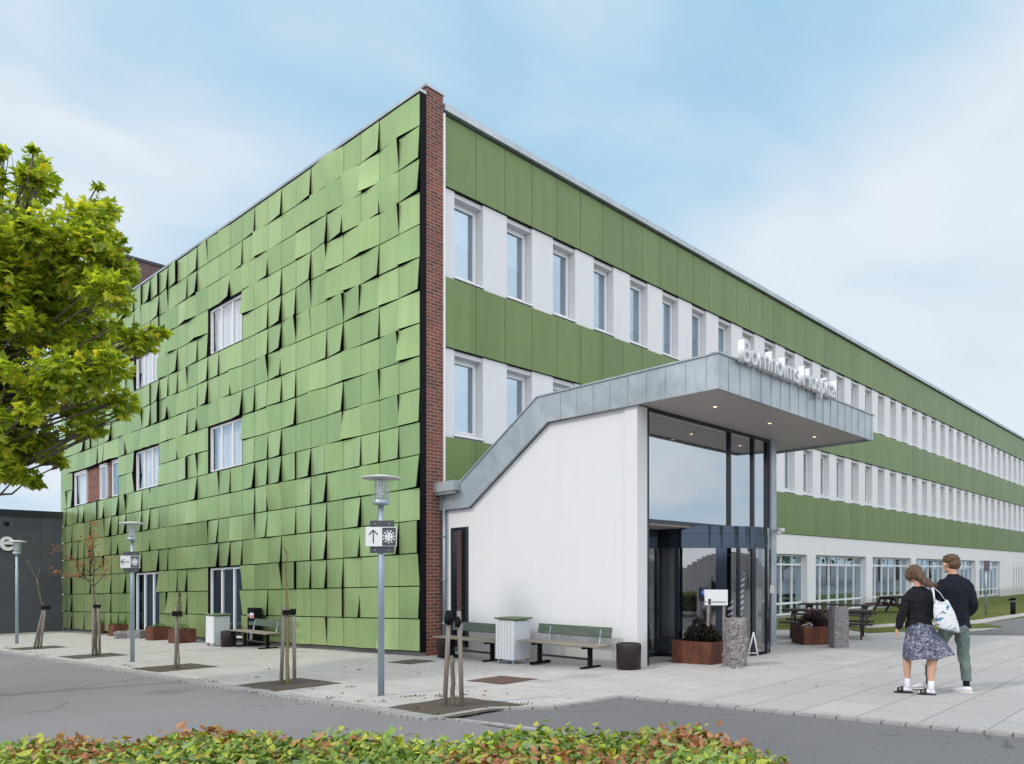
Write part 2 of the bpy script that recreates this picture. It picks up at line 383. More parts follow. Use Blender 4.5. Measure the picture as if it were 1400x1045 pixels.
# ================================================================== HOSPITAL
hosp=thing('hospital_building','long three-storey hospital with green panel bands and a gable of tilted green metal panels','building',site(0,0,0)); HL=hosp.location.copy()
def hb(name,mb,mats,parent=None):
    o=mb.build(name,mats,None)
    par=parent or hosp
    o.parent=par
    return o
def S2(a,b,h): return site(a,b,h)-HL
def HB(): return MB(S2)
CW=.7424; H0=.107; NC=33; NR=17
openings=[(8,14,12,14)]
OPEN=[(11,14,12,14,'w'),(11,14,7,9,'w'),(11,14,0,3,'d'),(19,22,12,14,'w'),(19,22,7,9,'w'),(19,22,0,3,'d'),(24,31,7,9,'b'),(24,31,12,14,'b')]
def is_open(c,r): return any(c0<=c<c1 and r0<=r<r1 for c0,c1,r0,r1,k in OPEN)
# black sub-construction behind the panels
m=HB()
for r in range(NR):
    c=0
    while c<NC:
        if is_open(c,r): c+=1; continue
        e=c
        while e<NC and not is_open(e,r): e+=1
        m.box(-.06,.10,.03+c*CW,.03+e*CW,H0+r*CW-(.0 if r else .02),H0+(r+1)*CW)
        c=e
m.box(-.165,.0,-.001,.03,H0-.02,H0+NR*CW+.02)
hb('cladding_backing',m,M['black'])
m=HB(); m.box(-.05,.10,.02,NC*CW,-1.6,H0-.025); hb('plinth',m,M['concrete'])
M['panel_edge']=simple('shaded_panel_edge',(.02,.03,.015),.7,spec=.15)  # returns of the green sheet coloured dark, shade put into the gaps
# the tilted gable panels (surface pattern of one part)
m=HB()
corner={}
rp=random.Random(21)
def tilt():
    k=rp.random(); A=rp.choice((.045,.06,.08,.10))
    # offsets at (right-bottom, left-bottom, left-top, right-top); right = nearer the corner
    if k<.20: return [0,0,0,0]
    if k<.55: return [A*1.1,0,0,A*.15]
    if k<.70: return [0,A*1.1,A*.15,0]
    if k<.77: return [0,0,A,0]
    if k<.86: return [0,0,0,A]
    if k<.89: return [A*.6,A*.6,0,0]
    if k<.95: return [A*.9,0,0,A*.9]
    return [0,A*.9,A*.9,0]
for r in range(NR):
    prev=None
    for c in range(NC):
        if is_open(c,r): prev=None; continue
        o=tilt()
        if prev is not None and rp.random()<.15: o[0]=prev[1]; o[3]=prev[2]     # folded on from its neighbour
        prev=o
        g=.006; b0=.03+c*CW+g; b1=.03+(c+1)*CW-g; h0=H0+r*CW+.013; h1=H0+(r+1)*CW-.013
        u0=c*CW+.05; u1=(c+1)*CW-.05; v0=r*CW+.05; v1=(r+1)*CW-.05
        n=4; idx={}
        m.smooth=True
        for i in range(n+1):
            for j in range(n+1):
                s_=i/n; t=j/n
                off=(o[0]*(1-s_)+o[1]*s_)*(1-t)+(o[3]*(1-s_)+o[2]*s_)*t
                idx[i,j]=m.vert((-.172-off, b0+(b1-b0)*s_, h0+(h1-h0)*t))
        q=lambda i,j:(u0+(u1-u0)*i/n, v0+(v1-v0)*j/n)
        for i in range(n):
            for j in range(n): m.face([idx[i,j],idx[i,j+1],idx[i+1,j+1],idx[i+1,j]],[q(i,j),q(i,j+1),q(i+1,j+1),q(i+1,j)])
        m.smooth=False
        # folded returns
        def back(i,j,d=.03): 
            p=m.v[idx[i,j]]; return m.vert((p.x+d,p.y,p.z))
        cs=[(0,0),(n,0),(n,n),(0,n)]
        F=[idx[k] for k in cs]
        Fv=[m.vert(m.v[k]) for k in F]; B=[back(*k) for k in cs]; uvq=[(u0,v0),(u1,v0),(u1,v1),(u0,v1)]
        for k in range(4):
            l=(k+1)%4; m.mi=1; m.face([Fv[k],Fv[l],B[l],B[k]],[uvq[k]]*4); m.mi=0
hb('panel_cladding',m,[M['gable'],M['panel_edge']])
m=HB(); top=H0+NR*CW
m.box(-.20,.12,.0,NC*CW+.1,top+.02,top+.09); hb('gable_coping',m,M['zinc'])
# brick pier on the corner
m=HB(); m.box(.0,.505,.0,.34,-.3,12.93); hb('brick_pier',m,M['brick'])
m=HB(); m.box(-.04,.53,-.03,.4,12.93,12.99); hb('pier_coping',m,M['zinc'])
m=HB(); m.box(.507,.57,-.01,.12,.0,12.55); hb('corner_trim',m,M['frame'])
# massive core, kept behind every facade
m=HB()
m.box(.30,16,.55,24.4,-1.0,3.3); m.box(.30,80,.55,14,3.30,12.5)
m.box(16,80,3.0,14,-1,3.30)
hb('inner_wall',m,M['room'])
m=HB(); m.box(.10,80,.30,24.3,12.5,12.62); m.box(.52,80,-.06,.28,12.60,12.76); m.box(-.02,.3,.35,24.4,12.3,12.60)
hb('roof',m,M['zinc'])
# gable openings
for c0,c1,r0,r1,k in OPEN:
    b0=.03+c0*CW; b1=.03+c1*CW; h0=H0+r0*CW; h1=H0+r1*CW
    if k=='d': h0=.12
    m=HB()   # deep black lining
    m.box(-.17,.28,b1-.03,b1-.005,h0,h1); m.box(-.17,.28,b0,b0+.03,h0,h1); m.box(-.17,.28,b0+.03,b1-.03,h1-.015,h1-.003); m.box(-.17,.28,b0+.03,b1-.03,h0,h0+.03)
    hb('window_lining',m,M['black'])
    a_=-.06
    def gframe(bs,be,hs,he,mull,name='window',gm='glass_gable',curt=True):
        m=HB(); w=.06
        m.box(a_-.04,a_+.05,bs,bs+w,hs,he); m.box(a_-.04,a_+.05,be-w,be,hs,he)
        m.box(a_-.04,a_+.05,bs+w,be-w,hs,hs+w); m.box(a_-.04,a_+.05,bs+w,be-w,he-w,he)
        for q in mull: x=bs+(be-bs)*q; m.box(a_-.035,a_+.045,x-.035,x+.035,hs+w,he-w)
        f=hb(name,m,M['frame'])
        m=HB(); m.poly([(a_,bs+w,hs+w),(a_,bs+w,he-w),(a_,be-w,he-w),(a_,be-w,hs+w)]); hb('pane',m,M[gm],f)
        if curt:
            m=HB(); n=14
            for i in range(n):
                y0=bs+w+(be-bs-2*w)*i/n; y1=bs+w+(be-bs-2*w)*(i+1)/n
                m.poly([(a_+.16+.03*(i%2),y0,hs),(a_+.16+.03*(i%2),y0,he),(a_+.16+.03*((i+1)%2),y1,he),(a_+.16+.03*((i+1)%2),y1,hs)])
            hb('curtain',m,M['curtain'],f)
        return f
    if k=='w': gframe(b0+.03,b1-.03,h0+.03,h1-.03,(.34,.67))
    elif k=='d': gframe(b0+.03,b1-.03,h0+.03,h1-.03,(.30,.66),'glazed_door','glass',False)
    else:
        segs=[(29.0,31,'w'),(27,29.0,'k'),(25.9,27,'w'),(25.2,25.9,'k'),(24,25.2,'g')]
        for s0,s1,t in segs:
            x0=.03+s0*CW; x1=.03+s1*CW
            if t=='k':
                m=HB(); m.box(-.03,.25,x0,x1,h0+.03,h1-.03); hb('brick_infill',m,M['brick'])
            else:
                f=gframe(x0+.04,x1-.04,h0+.03,h1-.10,(),'window','glass_gable' if t=='w' else 'glass',t=='w')
                m=HB(); m.box(-.12,.0,x0+.03,x1-.03,h1-.09,h1-.035); hb('blind_box',m,M['frame'],f)
                if t=='g':
                    m=HB(); m.box(-.03,-.02,x0+.08,x1-.08,h0+.1,h1-.15); hb('sun_screen',m,M['greyscreen'] if 'greyscreen' in M else M['room'],f)
# bands of flat green panels
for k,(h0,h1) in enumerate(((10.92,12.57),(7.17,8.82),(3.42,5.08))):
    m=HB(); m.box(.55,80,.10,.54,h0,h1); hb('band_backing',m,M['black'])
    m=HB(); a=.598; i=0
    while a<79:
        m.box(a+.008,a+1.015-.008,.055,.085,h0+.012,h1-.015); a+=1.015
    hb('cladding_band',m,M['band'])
# white window zones
A0=.957; PW=1.80; OW=.953
NW=43
for fl,(h0,h1) in enumerate(((8.82,10.92),(5.08,7.17))):
    m=HB(); 
    m.box(.57,A0,.115,.54,h0+.003,h1-.003)
    for i in range(NW):
        a=A0+i*PW; m.box(a+OW,a+PW,.115,.54,h0+.003,h1-.003)
        m.box(a,a+OW,.16,.54,h0+.003,h0+.12); m.box(a,a+OW,.16,.54,h1-.11,h1-.003)
    hb('white_wall',m,M['white_pier'])
    for i in range(NW):
        a=A0+i*PW; s0=h0+.12; s1=h1-.11; b=.40
        m=HB(); w=.085; far=i>22
        m.box(a+.01,a+w,b-.05,b+.05,s0,s1); m.box(a+OW-w,a+OW-.01,b-.05,b+.05,s0,s1)
        m.box(a+w,a+OW-w,b-.05,b+.05,s0,s0+w); m.box(a+w,a+OW-w,b-.05,b+.05,s1-w,s1)
        m.box(a+w,a+w+.035,b-.065,b-.02,s0+w,s1-w); m.box(a+OW-w-.035,a+OW-w,b-.065,b-.02,s0+w,s1-w)
        m.box(a+w+.035,a+OW-w-.035,b-.065,b-.02,s0+w,s0+w+.035); m.box(a+w+.035,a+OW-w-.035,b-.065,b-.02,s1-w-.035,s1-w)
        f=hb('window',m,M['frame'])
        m=HB(); m.poly([(a+w,b-.012,s0+w),(a+OW-w,b-.012,s0+w),(a+OW-w,b-.012,s1-w),(a+w,b-.012,s1-w)]); hb('pane',m,M['glass'],f)
        m=HB(); m.prism([(.085,s0-.075),(.085,s0-.035),(b-.05,s0+.012),(b-.05,s0-.075)],a-.04,a+OW+.04,'x'); hb('sill',m,M['frame'],f)
        r=rnd.random(); L=.0
        if i<24 or rnd.random()<.6:
            L=(.45 if r<.35 else .75 if r<.55 else .2 if r<.75 else 0)
            if fl==0 and i<4: L=(.5,.52,.12,.9)[i]
            if fl==1 and i<3: L=(.0,.1,.7)[i]
            if L>0:
                m=HB(); m.box(a+w+.02,a+OW-w-.02,b+.075,b+.085,s1-w-(s1-s0-2*w)*L,s1-w); hb('blind',m,M['blind'],f)
# ground floor: lintel, piers, big glazed bays
m=HB(); m.box(5.9,80,.10,.54,2.61,3.415); 
for a in [5.9+i*1.9 for i in range(39)]: pass
hb('white_lintel',m,M['white_pier'])
m=HB()
a=6.8-.2; edges=[]
PIT=7.02
starts=[20.5-PIT*2, 20.5-PIT,20.5,27.42,34.35,41.2,48.1,55.1]
for s_ in starts:
    q_=HB(); q_.box(s_+.57,s_+1.45,.08,.60,-.35,2.607); hb('white_pier',q_,M['white_pier'])
m.box(56.56,60.0,.09,.60,-.35,2.607); m.box(66,80,.09,.60,-.35,2.607)
for i in range(6): m.box(60.35+i,61.0+i,.09,.60,-.35,2.607)
m.box(60.0,66,.12,.60,-.35,.5); m.box(60.0,66,.12,.60,2.2,2.607)
hb('white_end_wall',m,M['white_pier'])
for s0,s1 in zip([s+1.45 for s in starts[:-1]],[s+.57 for s in starts[1:]]):
    m=HB(); m.box(s0,s1,.26,.6,-.35,.13); hb('window_plinth',m,M['concrete'])
    m=HB(); nb=6; w=(s1-s0)/nb; b=.34
    for i in range(nb+1):
        x=s0+i*w; m.box(x-.035 if i else x, x+.035 if i<nb else x, b-.05,b+.03,.13,2.607)
    for hh,t in ((.13,.06),(.56,.08),(2.16,.07),(2.54,.06)): m.box(s0,s1,b-.045,b+.025,hh,hh+t)
    f=hb('glazed_bay',m,M['frame'])
    m=HB(); m.poly([(s0,b-.005,.13),(s1,b-.005,.13),(s1,b-.005,2.6),(s0,b-.005,2.6)]); hb('pane',m,M['glass'],f)
    m=HB(); 
    for i in range(nb):
        if rnd.random()<.5: x=s0+i*w; m.box(x+.1,x+w*rnd.uniform(.3,.8),b+.5,b+.52,.2,2.5)
    if m.f: hb('curtain',m,M['blind'],f)
m=HB()
for i in range(6): m.poly([(60+i,.45,.5),(60.36+i,.45,.5),(60.36+i,.45,2.2),(60+i,.45,2.2)])
hb('slit_window',m,M['glass'])
# rain-water pipe and small wall box at the corner
m=HB(); m.tube([(.42,-.13,.12),(.42,-.13,3.66)],.045,12)
for hh in (.7,1.7,2.7): m.tube([(.42,-.13,hh),(.42,-.13,hh+.05)],.055,12); m.box(.41,.43,-.1,.0,hh,hh+.03)
hb('downpipe',m,M['galv'])

# ================================================================== ENTRANCE PAVILION
pav=thing('entrance_pavilion','white walled entrance pavilion with sloping zinc roof edge and wide grey canopy','building',site(.5,-2.6,0)); PL=pav.location.copy()
def P2(a,b,h): return site(a,b,h)-PL
def PB(): return MB(P2)
def pb(name,mb,mats,parent=None): return mb.build(name,mats,parent or pav)
prof_bot=[(.05,3.32),(-.954,3.32),(-3.26,4.85),(-5.40,4.85)]
# white side wall with a slit window
m=PB()
wa0,wa1=.50,.80
w0,w1,wh0,wh1=-.86,-.30,.20,2.90
m.prism([(.05,-.35),(.05,3.31),(w1,3.31),(w1,-.35)],wa0,wa1,'x')
m.prism([(w1,wh1),(w1,3.31),(w0,3.31),(w0,wh1)],wa0,wa1,'x'); m.prism([(w1,-.35),(w1,wh0),(w0,wh0),(w0,-.35)],wa0,wa1,'x')
m.prism([(w0,-.35),(w0,3.31),(-.954,3.31),(-3.26,4.84),(-5.12,4.84),(-5.12,-.35)],wa0,wa1,'x')
pb('white_side_wall',m,M['white'])
m=PB(); m.box(.472,.80,-5.40,-5.121,-.35,4.83); pb('wall_end_pier',m,M['white'])
m=PB()
m.box(.47,.60,w0,w0+.06,wh0,wh1); m.box(.47,.60,w1-.06,w1,wh0,wh1); m.box(.47,.60,w0+.06,w1-.06,wh1-.06,wh1); m.box(.47,.60,w0+.06,w1-.06,wh0,wh0+.06)
f=pb('slit_window',m,M['darkmetal'])
m=PB(); m.poly([(.54,w0+.06,wh0),(.54,w1-.06,wh0),(.54,w1-.06,wh1),(.54,w0+.06,wh1)]); pb('pane',m,M['glass_lobby'],f)
# zinc fascia (side)
def seam(m,x,pt,pb_,w=.010,d=.014):
    # standing seam on plane a = x between two (b,h) points
    t=Vector((pb_[0]-pt[0],pb_[1]-pt[1])).normalized(); n=Vector((t.y,-t.x))*w/2
    q=[(pt[0]+n.x,pt[1]+n.y),(pt[0]-n.x,pt[1]-n.y),(pb_[0]-n.x,pb_[1]-n.y),(pb_[0]+n.x,pb_[1]+n.y)]
    m.prism(q,x-d,x+.01,'x')
bot=[(.05,3.32),(-.954,3.32),(-3.26,4.85),(-7.02,4.81)]; topl=[(.05,3.89),(-.70,3.89),(-3.0,5.39),(-7.02,5.40)]
m=PB()
for i in range(3):
    m.prism([bot[i],bot[i+1],topl[i+1],topl[i]],.40,.468,'x')
for t in (.0,.45,.999): seam(m,.40,(.05-.75*t,3.885),(.05-1.0*t,3.325))
for k in range(1,8):
    t=k/7; seam(m,.40,(-.70-2.30*t,3.89+1.50*t-.006),(-.954-2.306*t,3.32+1.53*t+.006))
b=-3.62
while b>-6.95: seam(m,.40,(b,5.385),(b,4.845+.0)); b-=.405
# top drip edge
m.prism([(.05,3.89),(-.70,3.89),(-3.0,5.39),(-7.06,5.40),(-7.06,5.43),(-3.0,5.42),(-.69,3.92),(.05,3.92)],.375,.50,'x')
m.box(.40,7.80,-7.085,-7.021,4.81,5.40)
a=.40+.36
while a<7.75: m.box(a-.005,a+.005,-7.099,-7.08,4.812,5.398); a+=.405
m.box(.375,7.83,-7.11,-6.95,5.402,5.432)
m.box(7.735,7.80,-7.02,-3.1,4.81,5.36)
pb('zinc_fascia',m,M['zinc'])
m=PB(); m.prism([(.05,3.5),(-.88,3.5),(-3.2,5.02),(-7.02,5.02),(-7.02,5.36),(-3.0,5.36),(-.70,3.86),(.05,3.86)],.469,7.734,'x'); pb('roof_slab',m,M['zinc'])
m=PB(); m.box(.469,7.734,-7.02,-3.3,4.86,4.90)
pb('canopy_soffit',m,M['soffit'])
m=PB(); m.prism([(.08,3.72),(-.70,3.72),(-.70,3.94),(.08,3.94)],.20,.44,'x'); m.box(.24,.37,-.62,-.02,3.66,3.72); pb('gutter_box',m,M['zinc'])
for (a,b) in ((1.8,-6.25),(4.1,-6.25),(6.4,-6.25),(1.8,-3.9),(4.1,-3.9)):
    m=PB(); m.mp=None; p=P2(a,b,4.86); m.lathe([(.055,-.006),(.055,.0),(.035,.0)],20); o=m.build('downlight',M['frame'],pav,p)
    m=MB(); m.lathe([(.036,-.008),(.032,-.012)],16); l=m.build('lamp_disc',M['bulb'],o)
# upper glazing
gb=-5.33
m=PB()
def mull(a,w=.035,h0=2.72,h1=4.86,d=.06): m.box(a-w,a+w,gb-.035,gb+d,h0,h1)
m.box(.805,.90,gb-.05,gb+.08,0,4.86)
for a in (4.08,5.18,5.88): mull(a)
m.box(.90,5.95,gb-.045,gb+.08,2.70,2.76); m.box(.90,5.95,gb-.045,gb+.08,4.78,4.86)
m.box(5.915,5.95,gb-.04,gb+.07,0,4.86)
g_=pb('glazed_front',m,M['darkmetal'])
m=PB(); m.poly([(.9,gb+.01,2.74),(5.92,gb+.01,2.74),(5.92,gb+.01,4.8),(.9,gb+.01,4.8)]); pb('pane',m,M['glass_lobby'],g_)
m=PB(); m.prism([(.05,0),(.05,3.45),(-.88,3.45),(-3.2,4.855),(-5.42,4.855),(-5.42,0)],5.952,6.22,'x'); pb('zinc_side_wall',m,M['zinc'])
m=PB(); m.box(.81,5.94,-5.28,-3.8,2.66,2.70); pb('door_soffit',m,M['soffit'])
# door screens left and right of the drum
for a0,a1 in ((.81,2.45),(5.50,5.94)):
    m=PB(); m.box(a0,a1,-4.60,-4.52,0,.12); m.box(a0,a1,-4.60,-4.52,2.5,2.66); m.box(a0,a0+.07,-4.60,-4.52,.12,2.5); m.box(a1-.07,a1,-4.60,-4.52,.12,2.5)
    s_=pb('door_screen',m,M['darkmetal'])
    m=PB(); m.poly([(a0+.07,-4.56,.12),(a1-.07,-4.56,.12),(a1-.07,-4.56,2.5),(a0+.07,-4.56,2.5)]); pb('pane',m,M['glass_door'],s_)
m=PB(); m.box(.81,5.94,-5.3,0,.0,.02); pb('lobby_floor',m,M['concrete'])
m=PB(); m.box(.81,5.94,-.15,.05,.02,3.45); pb('lobby_rear_wall',m,M['white'])
m=PB()
for a0,a1,b,h1 in ((1.2,1.5,-2.0,2.2),(2.3,2.9,-1.3,1.4),(3.5,3.75,-2.4,2.2),(4.5,5.0,-1.6,2.3)): m.box(a0,a1,b,b+.1,.02,h1)
pb('lobby_panel',m,M['curtain'])
m=PB(); m.box(1.0,1.05,-4.2,-.2,.02,2.6); m.box(2.6,3.0,-2.6,-2.5,.02,2.3); m.box(4.6,4.9,-2.2,-2.1,.02,2.4); pb('lobby_partition',m,M['white'])
m=PB(); m.box(1.7,2.6,-1.9,-1.4,.02,.9); m.box(3.0,4.3,-1.0,-.5,.02,1.0); pb('reception_desk',m,M['bench_wood'])
# revolving door
R_=1.6; cd=site(3.974,-4.56,0)-PL
def arc(t,r=R_): t=math.radians(t); return (r*math.sin(t),-r*math.cos(t))
m=MB(); n=72
for (r0,h0,h1) in ((R_,2.27,2.56),(R_-.012,2.565,2.72)):
    m.smooth=True
    ring=[]
    for i in range(n): x,y=arc(360*i/n,r0); ring.append((m.vert((x,y,h0)),m.vert((x,y,h1))))
    for i in range(n): j=(i+1)%n; m.face([ring[i][0],ring[j][0],ring[j][1],ring[i][1]])
    m.smooth=False
m.lathe([(R_-.001,2.27),(R_-.12,2.265)],72,cap=False); m.lathe([(R_-.12,2.30),(.01,2.30)],72)
m.lathe([(R_-.02,2.72),(.01,2.725)],72)
m.lathe([(.05,2.30),(.05,.02)],12)
drum=m.build('revolving_door',M['drum'],pav,cd)
m=MB()
def post(t,w,d=.05,h0=.0,h1=2.27):
    for k in range(max(1,int(w/4))):
        pass
    n_=max(1,int(w/3)); a0=t-w/2
    for k in range(n_):
        p=arc(a0+k*w/n_,R_-.002); q=arc(a0+(k+1)*w/n_,R_-.002); p2=arc(a0+(k+1)*w/n_,R_-d); q2=arc(a0+k*w/n_,R_-d)
        m.prism([p,q,p2,q2],h0,h1)
for t,w in ((-51,4),(-26.6,3),(6,8),(20,2.5),(34.8,4),(57.5,3.5),(80,3),(120,8),(180,6),(240,8),(-80,3)):
    m=MB(); post(t,w); m.build('door_post',M['drum'] if w>5 else M['darkmetal'],drum)
m=MB()
for t0,t1 in ((34.8,120),(-120,-26.6)):
    k=t0
    while k<t1-.1: post(k+2.5,5,.05,.0,.10); k+=5
m.build('door_sill',M['black'],drum)
m=MB(); m.smooth=True
for t0,t1 in ((-49,-27),(-26,2),(14,34),(36,80),(-80,-52)):
    k=t0; n_=8
    for i in range(n_):
        a_0=t0+(t1-t0)*i/n_; a_1=t0+(t1-t0)*(i+1)/n_; p=arc(a_0,R_-.03); q=arc(a_1,R_-.03)
        m.poly([(p[0],p[1],.1),(q[0],q[1],.1),(q[0],q[1],2.27),(p[0],p[1],2.27)])
m.build('curved_glass',M['glass_door'],drum)
for ang in (20,110,200,290):
    m=MB(); a_=math.radians(ang); ux,uy=math.cos(a_),math.sin(a_)
    def leaf(r0,r1,h0,h1,w=.02): 
        nx,ny=-uy*w,ux*w
        m.prism([(ux*r0+nx,uy*r0+ny),(ux*r1+nx,uy*r1+ny),(ux*r1-nx,uy*r1-ny),(ux*r0-nx,uy*r0-ny)],h0,h1)
    leaf(.05,.12,.03,2.25); leaf(1.43,1.50,.03,2.25); leaf(.12,1.43,.03,.25); leaf(.12,1.43,2.15,2.25)
    l=m.build('door_leaf',M['darkmetal'],drum)
m=MB(); m.lathe([(R_-.02,.0),(R_-.02,.022),(.01,.024)],48); m.build('door_mat',M['black'],drum)
# lettering standing on the canopy edge
def text_mesh(txt,size,extr,bold=0.0,sx=1.0):
    cu=bpy.data.curves.new('lettering','FONT'); cu.body=txt; cu.size=size; cu.extrude=extr; cu.offset=bold; cu.resolution_u=6
    o=bpy.data.objects.new('lettering',cu); C.objects.link(o)
    dg=bpy.context.evaluated_depsgraph_get(); dg.update()
    me=bpy.data.meshes.new_from_object(o.evaluated_get(dg)); bpy.data.objects.remove(o); 
    xs=[v.co.x for v in me.vertices]; w=(max(xs)-min(xs)) if xs else 1; mn=min(xs)
    for v in me.vertices: v.co.x=(v.co.x-mn)*sx
    me['w']=w*sx
    return me,w*sx
M['letter_face_shade']=simple('shaded_letter_face',(.52,.53,.55),.4,var=.02)  # letter fronts coloured greyer than the sides to stand in for their shade
me,w=text_mesh('Bornholms Hospital',.54,.06,.004)
k=4.16/w
for v in me.vertices: v.co.x*=k
me.materials.append(M['letters']); me.materials.append(M['letter_face_shade'])
for p_ in me.polygons:
    if abs(p_.normal.z)>.9: p_.material_index=1
sg=bpy.data.objects.new('hospital_sign',me); C.objects.link(sg)
sg.matrix_world=Matrix.Translation(site(1.02,-7.18,5.37))@Matrix(((RX,0,-LX,0),(RY,0,-LY,0),(0,1,0,0),(0,0,0,1)))
tag(sg,'long row of white raised letters standing on the front edge of the canopy','sign')
m=MB(P2)
# security camera on the front post
cam_=thing('security_camera','small white security camera on the dark post beside the revolving door','camera',site(6.2,-5.42,2.72))
m=MB(); m.box(-.02,.02,-.12,.0,-.02,.02); m.build('bracket',M['frame'],cam_)
m=MB(); m.tube([(0,-.12,.03),(.12,-.2,-.0)],.05,12); m.ball((.02,-.13,-.05),.055); m.build('camera_body',M['frame'],cam_)
# ================================================================== BRICK TOWER behind
tow=thing('brick_tower','dark brown brick rooftop block rising behind the green gable','building',site(3,27,0)); TL=tow.location.copy()
mt=lambda a,b,h: site(a,b,h)-TL
m=MB(mt); m.box(3,14,27,31,-1,18.25); m.build('brick_wall',M['brick_dark'],tow)
m=MB(mt); m.box(2.93,14.07,26.93,31.07,18.25,18.38); m.build('roof_edge',M['darkmetal'],tow)
# ================================================================== GREY ANNEX
def greywall():
    m_,nt,out=newmat('grey_fibre_cement'); uv=texco(nt,'UV')
    b=nt.nodes.new('ShaderNodeTexBrick'); nt.links.new(mapping(nt,uv,(1,1,1),rot=(0,0,PI/2)),b.inputs['Vector'])
    b.inputs['Scale'].default_value=1; b.inputs['Brick Width'].default_value=1.25; b.inputs['Row Height'].default_value=1.0; b.inputs['Mortar Size'].default_value=.012
    b.inputs['Color1'].default_value=rgba((.040,.042,.053)); b.inputs['Color2'].default_value=rgba((.056,.058,.072)); b.inputs['Mortar'].default_value=rgba((.025,.027,.03))
    n=noise(nt,texco(nt,'Object'),3,5); c=mixc(nt,n,b.outputs['Color'],(.055,.057,.068)); c2=mixc(nt,.5,b.outputs['Color'],c)
    pbsdf(nt,out,c2,.6,0,.4,bump(nt,b.outputs['Fac'],-.4,.01)); return m_
ann=thing('grey_annex','single-storey dark grey panelled annex at the left end of the green gable','building',site(-.2,24.3,0)); AL=ann.location.copy()
ma=lambda a,b,h: site(a,b,h)-AL
m=MB(ma); m.box(-14,-.20,24.3,34,-1.2,4.95); m.build('panelled_wall',greywall(),ann)
m=MB(ma); m.box(-14,-.17,24.22,34.1,4.95,5.20); m.build('roof_edge',M['darkmetal'],ann)
me,w=text_mesh('se',1.18,.03,.02); me.materials.append(M['letters'])
o=bpy.data.objects.new('annex_sign',me); C.objects.link(o)
o.matrix_world=Matrix.Translation(site(-3.02,24.22,3.50))@Matrix(((RX,0,-LX,0),(RY,0,-LY,0),(0,1,0,0),(0,0,0,1)))
tag(o,'pale letters "se" mounted on the dark grey annex wall','sign')
fl_=thing('wall_spotlight','small black spotlight on a bracket high on the grey annex wall','wall lamp',site(-2.3,24.28,4.60))
m=MB(); m.tube([(0,0,0),(.3,-.35,0)],.03,8); m.build('arm',M['black'],fl_)
m=MB(); m.tube([(.22,-.40,0),(.38,-.55,-.05)],.09,10); m.build('lamp_head',M['black'],fl_)
# ================================================================== GROUND
def sheet(name,pts,mat,lift,uvf,skirt=.0,label=None,kind='structure'):
    # pts: world xy (Vector) or (a,b); draped on the sloping site
    m=MB(); P=[]
    for p in pts:
        if len(p)==2: q=site(p[0],p[1],lift)
        else: q=Vector((p.x,p.y,ground_z(p.x,p.y)+lift))
        P.append(q)
    uv=[uvf(*to_ab(q)) for q in P]
    m.face([m.vert(p) for p in P],uv)
    if skirt:
        n=len(P)
        for i in range(n):
            j=(i+1)%n; m.poly([P[i],P[i]-Vector((0,0,skirt)),P[j]-Vector((0,0,skirt)),P[j]])
    o=m.build(name,mat); tag(o,None,None,None,kind)
    # normals up
    if o.data.polygons[0].normal.z<0: o.data.flip_normals()
    return o
uvL=lambda a,b:(b,a); uvR=lambda a,b:(a,b)
sheet('ground',[(-400,-400),(400,-400),(400,400),(-400,400)],M['asphalt'],-.03,uvR)
KA=-5.35
K1=to_ab(spot(666,969)); K2=to_ab(spot(760,965.5)); K3=to_ab(spot(850,951))
split=[(-2.6,-8.4)]
sheet('pavement',[(KA,24.2),(KA,-6.5),K1,K2,K3,(-2.62,-8.3),(6.2,-8.3),(6.2,.2),(-.1,.2),(-.1,24.25),(KA,24.25)],M['pavers'],0,uvL,.06)
sheet('plaza',[(-2.62,-8.3),(-2.43,-30),(40,-30),(22,-6.5),(22,.3),(6.2,.3),(6.2,-8.3)],M['slabs'],.0005,uvR,.06)
sheet('driveway',[to_ab(spot(621,981)),K1,K2,K3,(-2.60,-8.3),(-2.40,-30),(-5.3,-30),(KA,-8.0)],M['asphalt2'],-.022,uvR)
# kerb stones along the edge
def kerb(name,path,wd,lift,step=.24):
    m=MB(); r=random.Random(3)
    for (a0,b0),(a1,b1) in zip(path[:-1],path[1:]):
        L=math.hypot(a1-a0,b1-b0); n=max(1,int(L/step)); da,db=(a1-a0)/L,(b1-b0)/L; na,nb=-db,da
        for i in range(n):
            s0=i*L/n+.008; s1=(i+1)*L/n-.008; j=r.uniform(-.008,.008); z=lift+r.uniform(-.003,.005); w=wd/2+r.uniform(-.01,.01)
            q=[(a0+da*s0+na*(j-w),b0+db*s0+nb*(j-w)),(a0+da*s1+na*(j-w),b0+db*s1+nb*(j-w)),(a0+da*s1+na*(j+w),b0+db*s1+nb*(j+w)),(a0+da*s0+na*(j+w),b0+db*s0+nb*(j+w))]
            lo=[m.vert(site(x,y,-.06)) for x,y in q]; hi=[m.vert(site(x,y,z)) for x,y in q]
            m.face(hi); 
            for k in range(4): l=(k+1)%4; m.face([lo[k],lo[l],hi[l],hi[k]])
    o=m.build(name,M['kerb']); tag(o,None,None,None,'structure'); return o
kerb('kerb',[(KA-.05,-6.55),K1,(K2[0]-.03,K2[1]),(K3[0]-.05,K3[1]-.03),(-2.67,-8.3),(-2.5,-26)],.13,.008)
kerb('kerb',[(KA-.10,24.2),(KA-.10,-6.55)],.22,.008,.115)
kerb('kerb_line',[to_ab(spot(612,980)),to_ab(spot(760,998)),to_ab(spot(1060,1046))],.10,-.012,.2)
